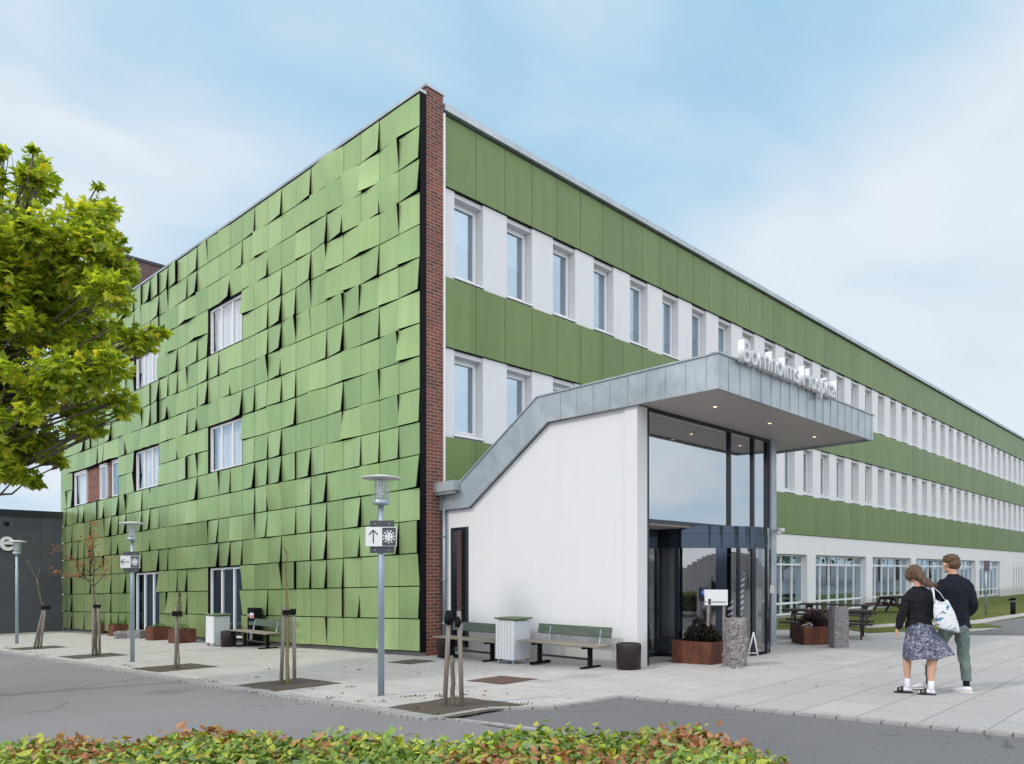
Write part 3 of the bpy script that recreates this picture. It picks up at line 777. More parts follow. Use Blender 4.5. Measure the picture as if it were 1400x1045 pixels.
# lawns, path and road to the right
G=lambda *a:[spot(x,y) for x,y in a]
far=[(21,.3),(80,.3),(80,-9)]
sheet('lawn',[to_ab(v) for v in G((1046,861),(1160,861.5),(1188,866),(1372,858),(1340,853),(1400,845),(1460,838))]+[(80,-6),(80,.35),(6.3,.35),(7,-1.5)],M['grass'],.02,uvR,.03)
sheet('path',[to_ab(v) for v in G((1165,857.5),(1215,854.2),(1330,849.5),(1400,839),(1440,832.5),(1440,835),(1400,843),(1340,853.5),(1240,856.5),(1190,859.5))],M['slabs'],.03,uvR,.012)
sheet('road',[to_ab(v) for v in G((1290,868),(1400,869),(1700,869),(1700,822),(1460,834),(1400,843.5),(1345,853.5),(1372,858),(1345,862))],M['asphalt2'],.012,uvR)
# gravel strip along the gable, planting pits and gratings
sheet('gravel_strip',[(-.62,6.5),(-.62,24.2),(-.05,24.2),(-.05,6.5)],M['gravel'],.006,uvR)
def pit(px,w,l,mat='soil',name='planting_soil',lift=.006,da=0):
    a,b=to_ab(spot(*px)); r=random.Random(int(px[0])); q=[]
    n=7
    for (x0,y0,x1,y1) in ((-w,-l,w,-l),(w,-l,w,l),(w,l,-w,l),(-w,l,-w,-l)):
        for i in range(n): t=i/n; q.append((a+da+x0+(x1-x0)*t+r.uniform(-.02,.02),b+y0+(y1-y0)*t+r.uniform(-.02,.02)))
    return sheet(name,q,M[mat],lift,uvR,.0)
pit((622,966),.62,.65); pit((393,936),.62,.65); pit((240,913),.62,.65); pit((128,897),.62,.65); pit((52,886),.62,.65)
pit((686,930),.42,.42,'rust_grate','tree_grating'); pit((563,905),.38,.38,'soil')
# small weeds and litter
M['weed']=leafmat('dull_weed',[(0,(.06,.08,.02)),(1,(.16,.17,.05))],.2)
def tufts(name,pts,label,cat,mat,hh=.035,n=12,r0=.05):
    m=MB(); r=random.Random(5)
    for p in pts:
        base=spot(*p)
        for i in range(n):
            t=r.uniform(0,2*PI); q=base+Vector((r.gauss(0,r0),r.gauss(0,r0),0)); d=Vector((math.cos(t),math.sin(t),0)); h=r.uniform(.4,1)*hh
            s=Vector((-d.y,d.x,0))*.012
            m.poly([q-s,q+s,q+d*h*.6+Vector((0,0,h))])
    o=m.build(name,M[mat]); tag(o,label,cat,None,'stuff'); return o
r=random.Random(11)
wp=[(r.uniform(560,640),r.uniform(940,962)) for _ in range(5)]+[(r.uniform(330,560),r.uniform(915,955)) for _ in range(6)]+[(KX,0) for KX in ()]
for i in range(22):
    b=r.uniform(-6.5,14); q=site(KA+r.uniform(.0,.5),b); 
    yh=815.95-.02096*(700+FPX*q.x/q.y); wp.append((700+FPX*q.x/q.y, yh+CAMH*FPX/q.y))
tufts('weeds',wp+[(1003,914),(1010,914),(990,913),(640,978),(700,966),(720,963)],'low green weeds growing in the paving joints','weeds','weed')
def litter(name,regions,label,cat,mat,n,sz=.04):
    m=MB(); r=random.Random(8)
    for k in range(n):
        x0,x1,y0,y1=r.choice(regions); q=spot(r.uniform(x0,x1),r.uniform(y0,y1))+Vector((0,0,.012))
        t=r.uniform(0,PI); u=Vector((math.cos(t),math.sin(t),r.uniform(-.2,.3)))*sz*r.uniform(.5,1.2); v=Vector((-math.sin(t),math.cos(t),r.uniform(-.1,.3)))*sz*.6
        m.poly([q-u,q-v*.8,q+u,q+v])
    o=m.build(name,M[mat]); tag(o,label,cat,None,'stuff'); return o
litter('fallen_leaves',[(1050,1240,858,880),(1050,1400,850,960),(60,500,885,950),(560,700,905,975)],'scattered brown fallen leaves lying on the paving','fallen leaves','leaf_red',90)

# ================================================================== STREET LAMPS AND DIRECTION SIGNS
def make_lamp(loc,label,H=3.2):
    t=thing('street_lamp',label,'street lamp',loc,0,'post-top street lamps along the kerb')
    m=MB(); m.lathe([(.048,-.1),(.048,H*.72),(.040,H*.725),(.038,H-.43)],20); m.build('pole',M['galv'],t)
    m=MB(); m.lathe([(.045,H-.46),(.05,H-.435),(.112,H-.43),(.118,H-.42),(.118,H-.365),(.105,H-.36)],28); m.build('lamp_base',M['galv'],t)
    m=MB(); m.lathe([(.118,H-.37),(.118,H-.06)],32,cap=False); m.build('lamp_glass',M['glass_clear'],t)
    m=MB(); 
    for k in range(7): z=H-.33+k*.035; m.lathe([(.06,z),(.082,z+.012),(.06,z+.016)],20)
    m.lathe([(.035,H-.36),(.035,H-.08)],12)
    m.build('louvre',M['frame'],t)
    m=MB(); 
    for k in range(3): a=2*PI*k/3+.4; m.tube([(.108*math.cos(a),.108*math.sin(a),H-.38),(.108*math.cos(a),.108*math.sin(a),H-.05)],.006,6)
    m.build('lamp_strut',M['galv'],t)
    m=MB(); m.lathe([(.02,H-.062),(.27,H-.058),(.285,H-.048),(.28,H-.035),(.10,H-.004),(.02,H)],36); m.build('lamp_disc',M['lampdisc'],t)
    return t
M['lampdisc']=simple('pale_grey_lamp_disc',(.50,.50,.50),.5,var=.1,vscale=8)
L1=spot(521,951); L2=spot(181,905); L3=spot(23,880)
l1=make_lamp(L1,'tall grey street lamp in front of the green gable, nearest the camera')
l2=dup(l1,L2,.3,'grey street lamp holding the left-arrow sign before the ground-floor windows')
l3=dup(l1,L3,.6,'grey street lamp before the dark annex wall, leftmost of the lamps',(1,1,1.06))
def virus(m,cx,cz,r,y):
    pts=[(cx+r*.62*math.cos(2*PI*i/24),cz+r*.62*math.sin(2*PI*i/24)) for i in range(24)]
    m.prism([(p[0],p[1]) for p in pts],y-.003,y,'y')
    for k in range(11):
        a=2*PI*k/11+.1; d=Vector((math.cos(a),math.sin(a))); n=Vector((-d.y,d.x)); c=Vector((cx,cz))
        def q(s,t): v=c+d*s*r+n*t*r; return (v.x,v.y)
        m.prism([q(.55,-.05),q(.9,-.05),q(.9,.05),q(.55,.05)],y-.0028,y,'y'); m.prism([q(.86,-.15),q(1.0,-.15),q(1.0,.15),q(.86,.15)],y-.0032,y,'y')
def dir_sign(loc,z,label,arrow,facing):
    t=thing('direction_sign',label,'sign',loc+Vector((0,0,0)),facing,'direction signs on the lamp poles')
    m=MB(); m.box(-.165,.185,-.075,-.058,z-.235,z+.235); 
    m.box(-.06,.06,-.058,.06,z+.15,z+.19); m.box(-.06,.06,-.058,.06,z-.19,z-.15)
    m.build('back_plate',M['signdark'],t)
    m=MB(); m.cbox(-.225,.225,-.105,-.0755,z-.14,z+.14,.004); m.build('sign_board',M['signwhite'],t)
    m=MB(); m.box(.02,.215,-.109,-.1055,z-.13,z+.13); m.build('dark_field',M['signdark'],t)
    m=MB(); virus(m,.118,z,.092,-.1095); m.build('virus_symbol',M['signwhite'],t)
    m=MB()
    for vx,vz,vr in ((-.02,.03,.010),(.025,.02,.008),(.0,-.005,.007),(-.028,-.02,.008),(.022,-.028,.010)): m.prism([(.118+vx+vr*math.cos(2*PI*i/10),z+vz+vr*math.sin(2*PI*i/10)) for i in range(10)],-.1145,-.1126,'y')
    m.build('virus_spots',M['signdark'],t)
    m=MB(); cx,cz=-.11,z
    def bar(p,q,w,d=0):
        u=Vector((q[0]-p[0],q[1]-p[1])).normalized(); n=Vector((-u.y,u.x))*w/2
        pts=[(p[0]+n.x,p[1]+n.y),(p[0]-n.x,p[1]-n.y),(q[0]-n.x,q[1]-n.y),(q[0]+n.x,q[1]+n.y)]
        f=(lambda v:v) if arrow=='up' else (lambda v:(-v[1],v[0]))
        m.prism([(cx+f(v)[0],cz+f(v)[1]) for v in pts],-.1085-d,-.1055,'y')
    bar((0,-.095),(0,.095),.016); bar((-.062,.03),(0,.098),.016,.001); bar((.062,.03),(0,.098),.016,.002)
    m.build('arrow',M['signdark'],t)
    m=MB()
    for sx in (-.09,.11):
        for sz in (-.19,.19): m.lathe([(.008,0),(.008,.004)],8) if False else m.ball((sx,-.076,z+sz),.007,8,5)
    m.build('screw',M['frame'],t)
    return t
dir_sign(L1+Vector((0.02,0,0)),2.30,'white and black sign with up arrow and virus symbol on the nearest lamp','up',-.05)
dir_sign(L2+Vector((0.0,0,0)),2.28,'white and black sign with left arrow and virus symbol on the middle lamp','left',-.05)

# ================================================================== SAPLINGS
def stakes(t,sts,tie=True):
    for (x0,y0,x1,y1,h) in sts:
        m=MB(); m.tube([(x0,y0,-.1),((x0+x1)/2+.004,(y0+y1)/2,h/2),(x1,y1,h)],[.032,.031,.029],9); m.build('stake',M['stake'],t)
def limb(m,p,q,r0,r1,r,n=5,wob=.02):
    P=[Vector(p)+(Vector(q)-Vector(p))*i/n+Vector((r.uniform(-wob,wob),r.uniform(-wob,wob),0))*(0 if i in (0,) else 1) for i in range(n+1)]
    m.tube(P,[r0+(r1-r0)*i/n for i in range(n+1)],7); return P
grp='young staked trees in the pavement pits'
# e: stub with two stakes (nearest)
r=random.Random(4)
t=thing('staked_sapling','short dead tree stub between two leaning stakes, nearest the hedge','tree',spot(620,966),0,grp)
stakes(t,[(-.12,0,-.055,0,1.23),(.11,-.02,.07,0,1.24)])
m=MB(); limb(m,(0,0,-.05),(-.02,0,.66),.034,.026,r,6,.008); 
for k in range(5): z=.15+k*.1; m.tube([(0,0,z),(r.uniform(-.05,.05),r.uniform(-.04,.04),z+.05)],[.012,.003],5)
m.build('trunk',M['bark'],t)
m=MB(); m.tube([(-.075,-.01,1.08),(-.055,-.03,1.15),(-.07,0,1.24)],[.05,.055,.035],8); m.tube([(.05,-.035,1.04),(.07,-.04,1.10),(.05,-.02,1.16)],[.03,.04,.03],8); m.box(.02,.10,-.045,.04,1.08,1.13); m.build('rubber_tie',M['black'],t)
# d: bare whip with two stakes
t=thing('staked_sapling','bare leafless sapling whip held between two wooden stakes before the green gable','tree',spot(393,936),0,grp)
stakes(t,[(-.10,-.03,-.06,0,1.29),(.11,.02,.10,0,1.25)])
m=MB(); limb(m,(0,0,-.05),(-.02,0,2.22),.035,.012,r,12,.012)
for k in range(16): z=1.1+k*.07; a=r.uniform(0,6.28); m.tube([(-.01,0,z),(-.01+.045*math.cos(a),.045*math.sin(a),z+.05)],[.008,.003],5)
m.tube([(-.02,0,2.18),(-.06,0,2.26),(-.045,0,2.30)],[.012,.010,.006],6); m.build('trunk',M['bark_lichen'],t)
m=MB(); m.box(-.07,.13,-.045,.02,1.15,1.23); m.box(.06,.13,-.06,.05,1.17,1.25); m.build('rubber_tie',M['black'],t)
# c: stake with dead tip
t=thing('staked_sapling','single stake with a withered dark sapling tip, between planters and bare whip','tree',spot(240,915),0,grp)
stakes(t,[(.0,0,.02,0,1.30)])
m=MB(); limb(m,(.06,0,.0),(.09,0,1.5),.018,.006,r,8,.012); m.build('trunk',M['bark'],t)
m=MB()
for k in range(260):
    z=r.uniform(1.05,1.60); w=.045*(1-(z-1.05)/.6)+.008; q=Vector((.085+r.gauss(0,w*.7),r.gauss(0,w*.7),z)); d=Vector((r.gauss(0,.3),r.gauss(0,.3),1)).normalized()*.035; s=Vector((r.gauss(0,1),r.gauss(0,1),0)).normalized()*.008
    m.poly([q-s,q+s,q+d])
m.build('crown',M['needle'],t)
m=MB(); m.box(-.05,.12,-.05,.05,1.08,1.18); m.build('rubber_tie',M['black'],t)
# b: autumn sapling
t=thing('staked_sapling','slender sapling with sparse red autumn leaves tied between two stakes','tree',spot(128,897),0,grp)
stakes(t,[(-.02,0,.0,0,1.30),(.14,.03,.12,0,1.34)])
m=MB(); T=limb(m,(.05,.05,0),(.0,.0,1.75),.035,.028,r,6,.015)
tips=[]
for (x,z0,z1) in ((-.05,1.7,3.35),(-.55,1.75,2.35),(-.75,2.05,2.75),(.55,1.75,2.25),(.35,2.1,2.45),(-.35,2.3,3.0),(.12,2.4,3.3),(-.9,1.9,2.15),(.15,1.9,2.9)):
    y=r.uniform(-.4,.4); P=limb(m,(0,0,z0) if z0<2 else (-.03,0,z0),(x,y,z1),.016,.005,r,5,.03); tips+=P[2:]
m.build('trunk',M['bark'],t)
m=MB()
for k in range(420):
    c=r.choice(tips); q=c+Vector((r.gauss(0,.09),r.gauss(0,.09),r.gauss(.02,.055))); a=r.uniform(0,6.28); u=Vector((math.cos(a),math.sin(a),r.uniform(-.5,.3)))*.055; v=Vector((-math.sin(a),math.cos(a),r.uniform(-.4,.4)))*.028
    m.poly([q-u,q-v,q+u,q+v])
m.build('crown',M['leaf_red'],t)
m=MB(); m.box(.0,.16,-.04,.05,1.22,1.30); m.build('rubber_tie',M['black'],t)
# a: bare sapling at far left
t=thing('staked_sapling','thin bare sapling leaning on crossed stakes before the dark annex','tree',spot(54,887),0,grp)
stakes(t,[(-.18,0,.14,.0,1.27),(.02,0,.18,.0,1.25),(-.10,.05,.10,.02,1.1)])
m=MB(); limb(m,(.12,.0,1.0),(-.08,0,2.05),.022,.016,r,6,.02); limb(m,(-.08,0,2.05),(-.36,0,2.62),.014,.005,r,4,.02); limb(m,(-.08,0,2.05),(-.04,.1,2.45),.010,.004,r,4,.02); limb(m,(-.3,0,2.4),(-.5,.1,2.62),.006,.003,r,3,.01); limb(m,(.06,0,.2),(.12,0,1.0),.024,.022,r,4,.01)
m.build('trunk',M['bark'],t)
m=MB(); m.box(.08,.30,-.05,.05,1.15,1.27); m.build('rubber_tie',M['black'],t)

# ================================================================== BENCHES
def make_bench(loc,rz,label):
    t=thing('park_bench',label,'bench',loc,rz,'benches against the hospital walls')
    L=.98
    m=MB(); m.cbox(-L,L,-.30,-.16,.425,.46); m.cbox(-L,L,-.145,-.005,.425,.46); m.cbox(-L,L,.01,.13,.425,.46); m.build('seat',M['bench_wood'],t)
    m=MB(); m.T=Matrix.Translation((0,.24,.64))@Matrix.Rotation(math.radians(-14),4,'X'); m.cbox(-.90,.90,-.018,.018,-.07,.125); m.build('backrest',M['bench_green'],t)
    for sx in (-.62,.62):
        m=MB(); m.box(sx-.03,sx+.03,-.08,.0,.05,.39); m.box(sx-.035,sx+.035,-.30,.25,.0,.05); m.box(sx-.03,sx+.03,-.26,.16,.38,.42); m.build('leg',M['black'],t)
        m=MB(); m.tube([(sx+.04,.12,.40),(sx+.04,.20,.46),(sx+.04,.25,.72)],.018,8); m.build('back_support',M['galv'],t)
    m=MB(); m.box(-.59,.59,-.06,-.02,.16,.20); m.build('stretcher',M['darkmetal'],t)
    return t
b1=make_bench(site(-.02,-4.1),ROT_L,'green-backed wooden bench beside the brown bin near the revolving door')
b2=dup(b1,site(-.02,-1.55),ROT_L,'green-backed bench left of the slatted cabinet, partly behind the tree stakes')
b3=dup(b1,site(-.75,6.25),ROT_L,'weathered grey bench against the green panel gable')
b3.children[1].data=b3.children[1].data.copy() if False else b3.children[1].data
# slatted cabinets
def make_cab(loc,rz,label):
    t=thing('slatted_bin_cabinet',label,'bin cabinet',loc,rz,'white slatted litter cabinets')
    m=MB(); m.box(-.235,.235,-.22,.24,.10,.86); m.build('cabinet_body',M['slatgrey'],t)
    m=MB()
    for k in range(6): x=-.245+k*.083; m.cbox(x,x+.075,-.255,-.222,.09,.87,.005)
    m.build('front_slats',M['slat'],t)
    m=MB(); m.cbox(-.27,.29,-.28,.27,.885,.92); m.box(-.2,.2,-.2,.2,.86,.885); m.build('lid',M['lid'],t)
    for sx in (-.2,.2):
        for sy in (-.2,.2):
            m=MB(); m.box(sx-.02,sx+.02,sy-.02,sy+.02,0,.10); m.build('leg',M['galv'],t)
    return t
M['slatgrey']=simple('grey_white_panel',(.50,.53,.57),.5,var=.06)
c1=make_cab(site(-.12,-2.82),ROT_L,'white slatted cabinet with mossy green lid between the two wall benches')
c2=dup(c1,site(-.95,8.15),ROT_L,'white slatted cabinet with green lid beside the gable door and bench')
# round bins
def make_pot(loc,label,s=1):
    t=thing('round_bin',label,'bin',loc,.3,'round dark brown bins'); 
    m=MB(); m.lathe([(.205,0),(.222,.015),(.226,.455),(.222,.47),(.205,.47),(.20,.40),(.02,.40)],36); m.build('drum',M['brownmetal'],t)
    m=MB(); m.lathe([(.20,.405),(.15,.395),(.02,.40)],24); m.build('inner_bag',M['black'],t)
    return t
p1=make_pot(site(.17,-5.42),'round dark brown bin beside the dark entrance post'); 
p2=dup(p1,site(.05,-.62),0,'round dark brown bin under the downpipe at the brick corner',(.9,.9,.9))
p3=dup(p1,site(-.98,7.45),1,'round dark brown bin beside the white cabinet at the gable',(.95,.95,.95))
# black box with sticker
t=thing('black_wall_box','black metal box with a red and white sticker behind the gable bench','box',site(-.42,7.05),ROT_L)
m=MB(); m.cbox(-.2,.2,-.1,.14,.0,1.08,.01); m.build('box_body',M['black'],t)
m=MB(); m.box(-.05,.17,-.106,-.101,.80,.94); m.build('sticker',M['signwhite'],t)
M['red']=simple('sticker_red',(.55,.04,.04),.5,var=.05)
m=MB(); m.box(-.01,.165,-.110,-.1065,.82,.875); m.build('red_strip',M['red'],t)
m=MB(); m.ball((-.13,-.11,.86),(.04,.012,.05),10,6); m.build('lock',M['galv'],t)
m=MB(); m.box(-.05,.1,-.106,-.101,.15,.38); m.build('paper_label',M['slatgrey'],t)

# ================================================================== PLANTERS
def leaves_mb(n,cx,cy,cz,rx,ry,rz,size,r,wide=.45,upw=.4):
    m=MB()
    for k in range(n):
        while True:
            x,y,z=r.uniform(-1,1),r.uniform(-1,1),r.uniform(0,1)
            if x*x+y*y+z*z<1: break
        q=Vector((cx+x*rx,cy+y*ry,cz+z*rz)); a=r.uniform(0,6.28)
        u=Vector((math.cos(a),math.sin(a),r.uniform(-.3,1)*upw*2)).normalized()*size*r.uniform(.6,1.2); v=Vector((-math.sin(a),math.cos(a),r.uniform(-.4,.4)))*size*wide
        m.poly([q-u,q-v*.7,q+u,q+v*.7])
    return m
def planter(loc,rz,label,w,h,group,n=90,mat='leaf_green',ph=.18,leaf=.05,extra=None):
    t=thing('steel_planter',label,'planter',loc,rz,group); r=random.Random(int(abs(loc.x*97)))
    w2=w/2; m=MB(); th=.012
    m.box(-w2,w2,-w2,-w2+th,0,h); m.box(-w2,w2,w2-th,w2,0,h); m.box(-w2,-w2+th,-w2+th,w2-th,0,h); m.box(w2-th,w2,-w2+th,w2-th,0,h)
    m.build('planter_box',M['corten'],t)
    m=MB(); m.box(-w2+th,w2-th,-w2+th,w2-th,.02,h-.04); m.build('soil',M['soil'],t)
    leaves_mb(n,0,0,h-.04,w2*.9,w2*.9,ph,leaf,r).build('foliage',M[mat],t)
    if extra:
        mt,nn,sz=extra; leaves_mb(nn,0,0,h+.02,w2*.85,w2*.85,ph*1.0,sz,r,.8).build('flowers',M[mt],t)
    return t
gp='rusty steel planters'
q=spot(972,909.5); ab=to_ab(q)
planter(site(ab[0]+.42,ab[1]+.42),ROT_R,'large rusty planter with dark heather before the revolving door',.84,.43,gp,2600,'heather',.40,.05,('flower_white',14,.02))
g=planter(spot(1114,880),0.0,'rusty planter of purple and white flowers in front of a picnic table',.84,.44,gp,1800,'heather',.40,.05,('flower',900,.03))
r=random.Random(2); leaves_mb(70,-.28,-.3,.40,.15,.15,.14,.03,r,.8).build('white_blossoms',M['flower_white'],g); leaves_mb(70,.3,-.3,.38,.13,.15,.14,.03,r,.8).build('white_blossoms',M['flower_white'],g)
for px,lab in (((133,867),'small rusty planter behind the red sapling, leftmost of the row'),((154,870),'small rusty planter with green leaves, second from the annex wall'),((206,876),'small rusty planter of green leaves right of the low rocks'),((238,880),'small rusty planter behind the withered sapling stake')):
    planter(spot(*px)+Vector((.1,.35,0)),ROT_R+ (.0),lab,.62,.43,gp,120,'leaf_green',.2,.06,('flower_white',6,.02))
# heaped rocks between the planters
def rock_mb(sx,sy,sz,seed,n=5,j=.12,flatb=True):
    r=random.Random(seed); m=MB(); secs=[]
    g={}
    N_=n
    import itertools
    def nz(p): 
        from mathutils import noise as mn
        return mn.noise(Vector(p)*2.3+Vector((seed*3.1,0,0)))
    # subdivided box with noise
    def pt(x,y,z):
        v=Vector((x*sx/2,y*sy/2,(z*.5+.5)*sz)); 
        d=nz((x*1.1+seed,y*1.3,z*1.7*sz))*j+nz((x*3+seed,y*3,z*5*sz))*j*.45
        nn=Vector((x,y,z*.4 if z<1 else .8)); nn.normalize()
        c=1-.10*max(0,abs(x)+abs(y)-1.5)-.06*max(0,z-.85)*4
        return Vector((v.x*c,v.y*c,v.z))+nn*d*min(sx,sy)*.5
    m.smooth=False
    for ax in range(3):
        for sg in (-1,1):
            nu=N_; nv=N_*3 if ax<2 else N_
            ids={}
            for i in range(nu+1):
                for k in range(nv+1):
                    u=-1+2*i/nu; w=-1+2*k/nv
                    p=(sg,u,w) if ax==0 else (u,sg,w) if ax==1 else (u,w,sg)
                    ids[i,k]=m.vert(pt(*p))
            for i in range(nu):
                for k in range(nv):
                    q=[ids[i,k],ids[i+1,k],ids[i+1,k+1],ids[i,k+1]]
                    m.face(q if (sg>0)!=(ax==1) else q[::-1])
    return m
for px,lab,w,h,sd in (((1008,912),'tall rough granite stone beside the large planter by the door',.36,.89,1),((1150,886),'upright squared granite stone in front of the picnic table',.37,.94,2)):
    o=rock_mb(w,w*.9,h,sd,8,.30 if sd==1 else .14).build('granite_stone',M['granite'],None,spot(*px)+Vector((0,.15,-.02)),ROT_R+.9 if sd==1 else ROT_R+.75)
    tag(o,lab,'stone',"upright granite stones")
for px,sx,sy,sz,lab,sd in (((166,873),.55,.4,.26,'low flat pinkish rock lying left of the middle lamp',5),((187,873),.6,.4,.3,'low pinkish rock leaning against the planter behind the middle lamp',6),((169,868),.3,.3,.5,'round grey boulder on the low rocks, left one',7),((177,868),.3,.3,.48,'round grey boulder on the low rocks, right one',8)):
    o=rock_mb(sx,sy,sz,sd,6,.22).build('rock',M['granite'],None,spot(*px)+Vector((0,0,-.02)),sd); tag(o,lab,'rock','rocks between the planters')
# sign board in the planter
c=site(ab[0]+.36,ab[1]+.30); 
t=thing('wooden_sign','white notice board on two pale posts standing in the heather planter','sign',c+Vector((.18,0,0)),-.02)
for sx in (-.15,.15):
    m=MB(); m.box(sx-.022,sx+.022,-.02,.02,.30,1.12 if sx<0 else 1.12); m.build('post',M['pale_wood'] if 'pale_wood' in M else M['bench_wood'],t)
m=MB(); m.cbox(-.22,.22,-.035,-.021,1.10,1.40,.003); m.build('board',M['signwhite'],t)
m=MB(); m.box(-.155,-.10,-.039,-.036,1.115,1.225); m.build('pictogram',M['signdark'],t)
def flat_text(txt,size,parent,loc,mat,bold=0,name='lettering',width=None):
    me,w=text_mesh(txt,size,.0015,bold)
    if width:
        for v in me.vertices: v.co.x*=width/w
    me.materials.append(mat); o=bpy.data.objects.new(name,me); C.objects.link(o); o.parent=parent; o.location=loc; o.rotation_euler=(PI/2,0,0); return o
flat_text('Vaccinationer',.055,t,(-.085,-.037,1.15),M['signdark'],width=.27)
flat_text('<',.07,t,(-.215,-.037,1.145),M['signdark'],.002,'arrow')
# blue round sticker on the door post
M['blue']=simple('sign_blue',(.01,.06,.45),.4,var=.05)
p=cd+PL; x_,y_=arc(-6.6,R_+.012)
t=thing('blue_round_sign','round blue sign with a white figure on the revolving door post','sign',Vector((p.x+x_,p.y+y_,p.z+1.36)),.05)
m=MB(); m.prism([(.072*math.cos(2*PI*i/28),.072*math.sin(2*PI*i/28)) for i in range(28)],-.004,.0,'y'); m.build('disc',M['blue'],t)
m=MB(); m.box(-.013,.013,-.008,-.005,-.055,.03); m.prism([(.018*math.cos(2*PI*i/12),.05+.018*math.sin(2*PI*i/12)) for i in range(12)],-.008,-.005,'y'); m.box(-.045,.05,-.0078,-.0052,-.0,.02); m.build('figure_symbol',M['signwhite'],t)
# easel and folded parasol just inside the glass
t=thing('folded_parasol','black and white striped parasol leaning folded inside the entrance glass','parasol',Vector((p.x+.66,p.y-1.20,p.z+.03)),0)
def stripes():
    m_,nt,out=newmat('black_white_check'); uv=texco(nt,'Object'); ch=nt.nodes.new('ShaderNodeTexWave'); ch.bands_direction='Z'; ch.inputs['Scale'].default_value=3.0; ch.inputs['Distortion'].default_value=1.5; nt.links.new(mapping(nt,uv,(1,1,1),rot=(.0,.45,0)),ch.inputs['Vector'])
    c=ramp(nt,ch.outputs['Fac'],[(.45,(.01,.012,.015)),(.55,(.7,.72,.74))]); pbsdf(nt,out,c,.8); return m_
m=MB(); m.rings([(-.12,0,.75,.14,.06),(-.10,0,1.0,.17,.07),(-.02,0,1.3,.10,.05),(.06,0,1.62,.03,.03),(.075,0,1.70,.012,.012)],14); m.build('canopy_cloth',stripes(),t)
m=MB(); m.tube([(-.12,0,.03),(.08,0,1.74)],.012,8); m.build('pole',M['frame'],t)
t=thing('white_easel','white folding easel frame leaning behind the tall granite stone','easel',Vector((p.x+.93,p.y-1.55,p.z)),-.3)
m=MB(); m.tube([(0,0,.0),(-.10,.0,.55)],.014,8); m.build('front_leg',M['frame'],t)
m=MB(); m.tube([(-.22,0,.0),(-.10,.0,.55)],.014,8); m.tube([(-.22,0,.12),(-.02,0,.12)],.01,8); m.build('rear_leg',M['frame'],t)
# ================================================================== PICNIC TABLES
def make_table(loc,rz,label):
    t=thing('picnic_table',label,'picnic table',loc,rz,'dark picnic tables on the lawn side')
    m=MB()
    for k in range(5): y=-.36+k*.145; m.cbox(-1.12,1.12,y,y+.135,.70,.745)
    m.build('tabletop',M['table_wood'],t)
    for sy in (-1,1):
        m=MB(); m.cbox(-1.12,1.12,sy*.70-.13,sy*.70+.0,.40,.445); m.cbox(-1.12,1.12,sy*.70+.01,sy*.70+.14,.40,.445); m.build('bench_seat',M['table_wood'],t)
    for sx in (-.85,.85):
        for sy in (-1,1):
            m=MB(); m.prism([(sy*.58,0),(sy*.68,0),(sy*.30,.70),(sy*.20,.70)],sx-.025,sx+.025,'x'); m.build('leg',M['table_wood'],t)
        m=MB(); m.box(sx+.026,sx+.07,-.80,.80,.31,.399); m.box(sx+.026,sx+.07,-.32,.32,.61,.699); m.build('cross_beam',M['table_wood'],t)
    return t
t1=make_table(spot(1131,872),ROT_L+.30,'dark wooden picnic table behind the flower planter and squared stone')
t2=dup(t1,spot(1143,857),ROT_L+.15,'dark wooden picnic table on the grass close to the glazed bays')
t3=dup(t1,spot(1222,838),ROT_R,'small far picnic table partly hidden behind the walking woman')
# bollard lamp, sign post, low signs on the right
t=thing('bollard_lamp','short black bollard light at the edge of the far lawn','bollard',spot(1385,841),0)
m=MB(); m.lathe([(.09,-.05),(.09,.50)],18); m.build('post',M['black'],t)
m=MB(); m.lathe([(.075,.50),(.075,.58)],18); m.build('lens',M['room'],t)
m=MB(); m.lathe([(.10,.58),(.10,.66),(.09,.675)],18); m.box(-.2,-.08,-.03,.03,.56,.62); m.build('cap',M['black'],t)
t=thing('sign_post','thin grey post with a small brown sign beside the lawn path','sign',spot(1348,842),0)
m=MB(); m.tube([(0,0,0),(0,0,2.1)],.035,10); m.build('post',M['galv'],t)
m=MB(); m.box(-.11,.11,-.05,-.036,1.75,2.15); m.build('sign_plate',simple('dull_brown_sign',(.09,.06,.07),.6),t)
t=thing('notice_plate','small white notice on a dark pole just right of the entrance glass','sign',spot(1054,884),0)
m=MB(); m.box(-.03,.02,-.02,.02,0,1.25); m.build('post',M['signdark'],t)
m=MB(); m.box(-.06,.06,-.035,-.021,1.25,1.44); m.build('plate',M['signwhite'],t)
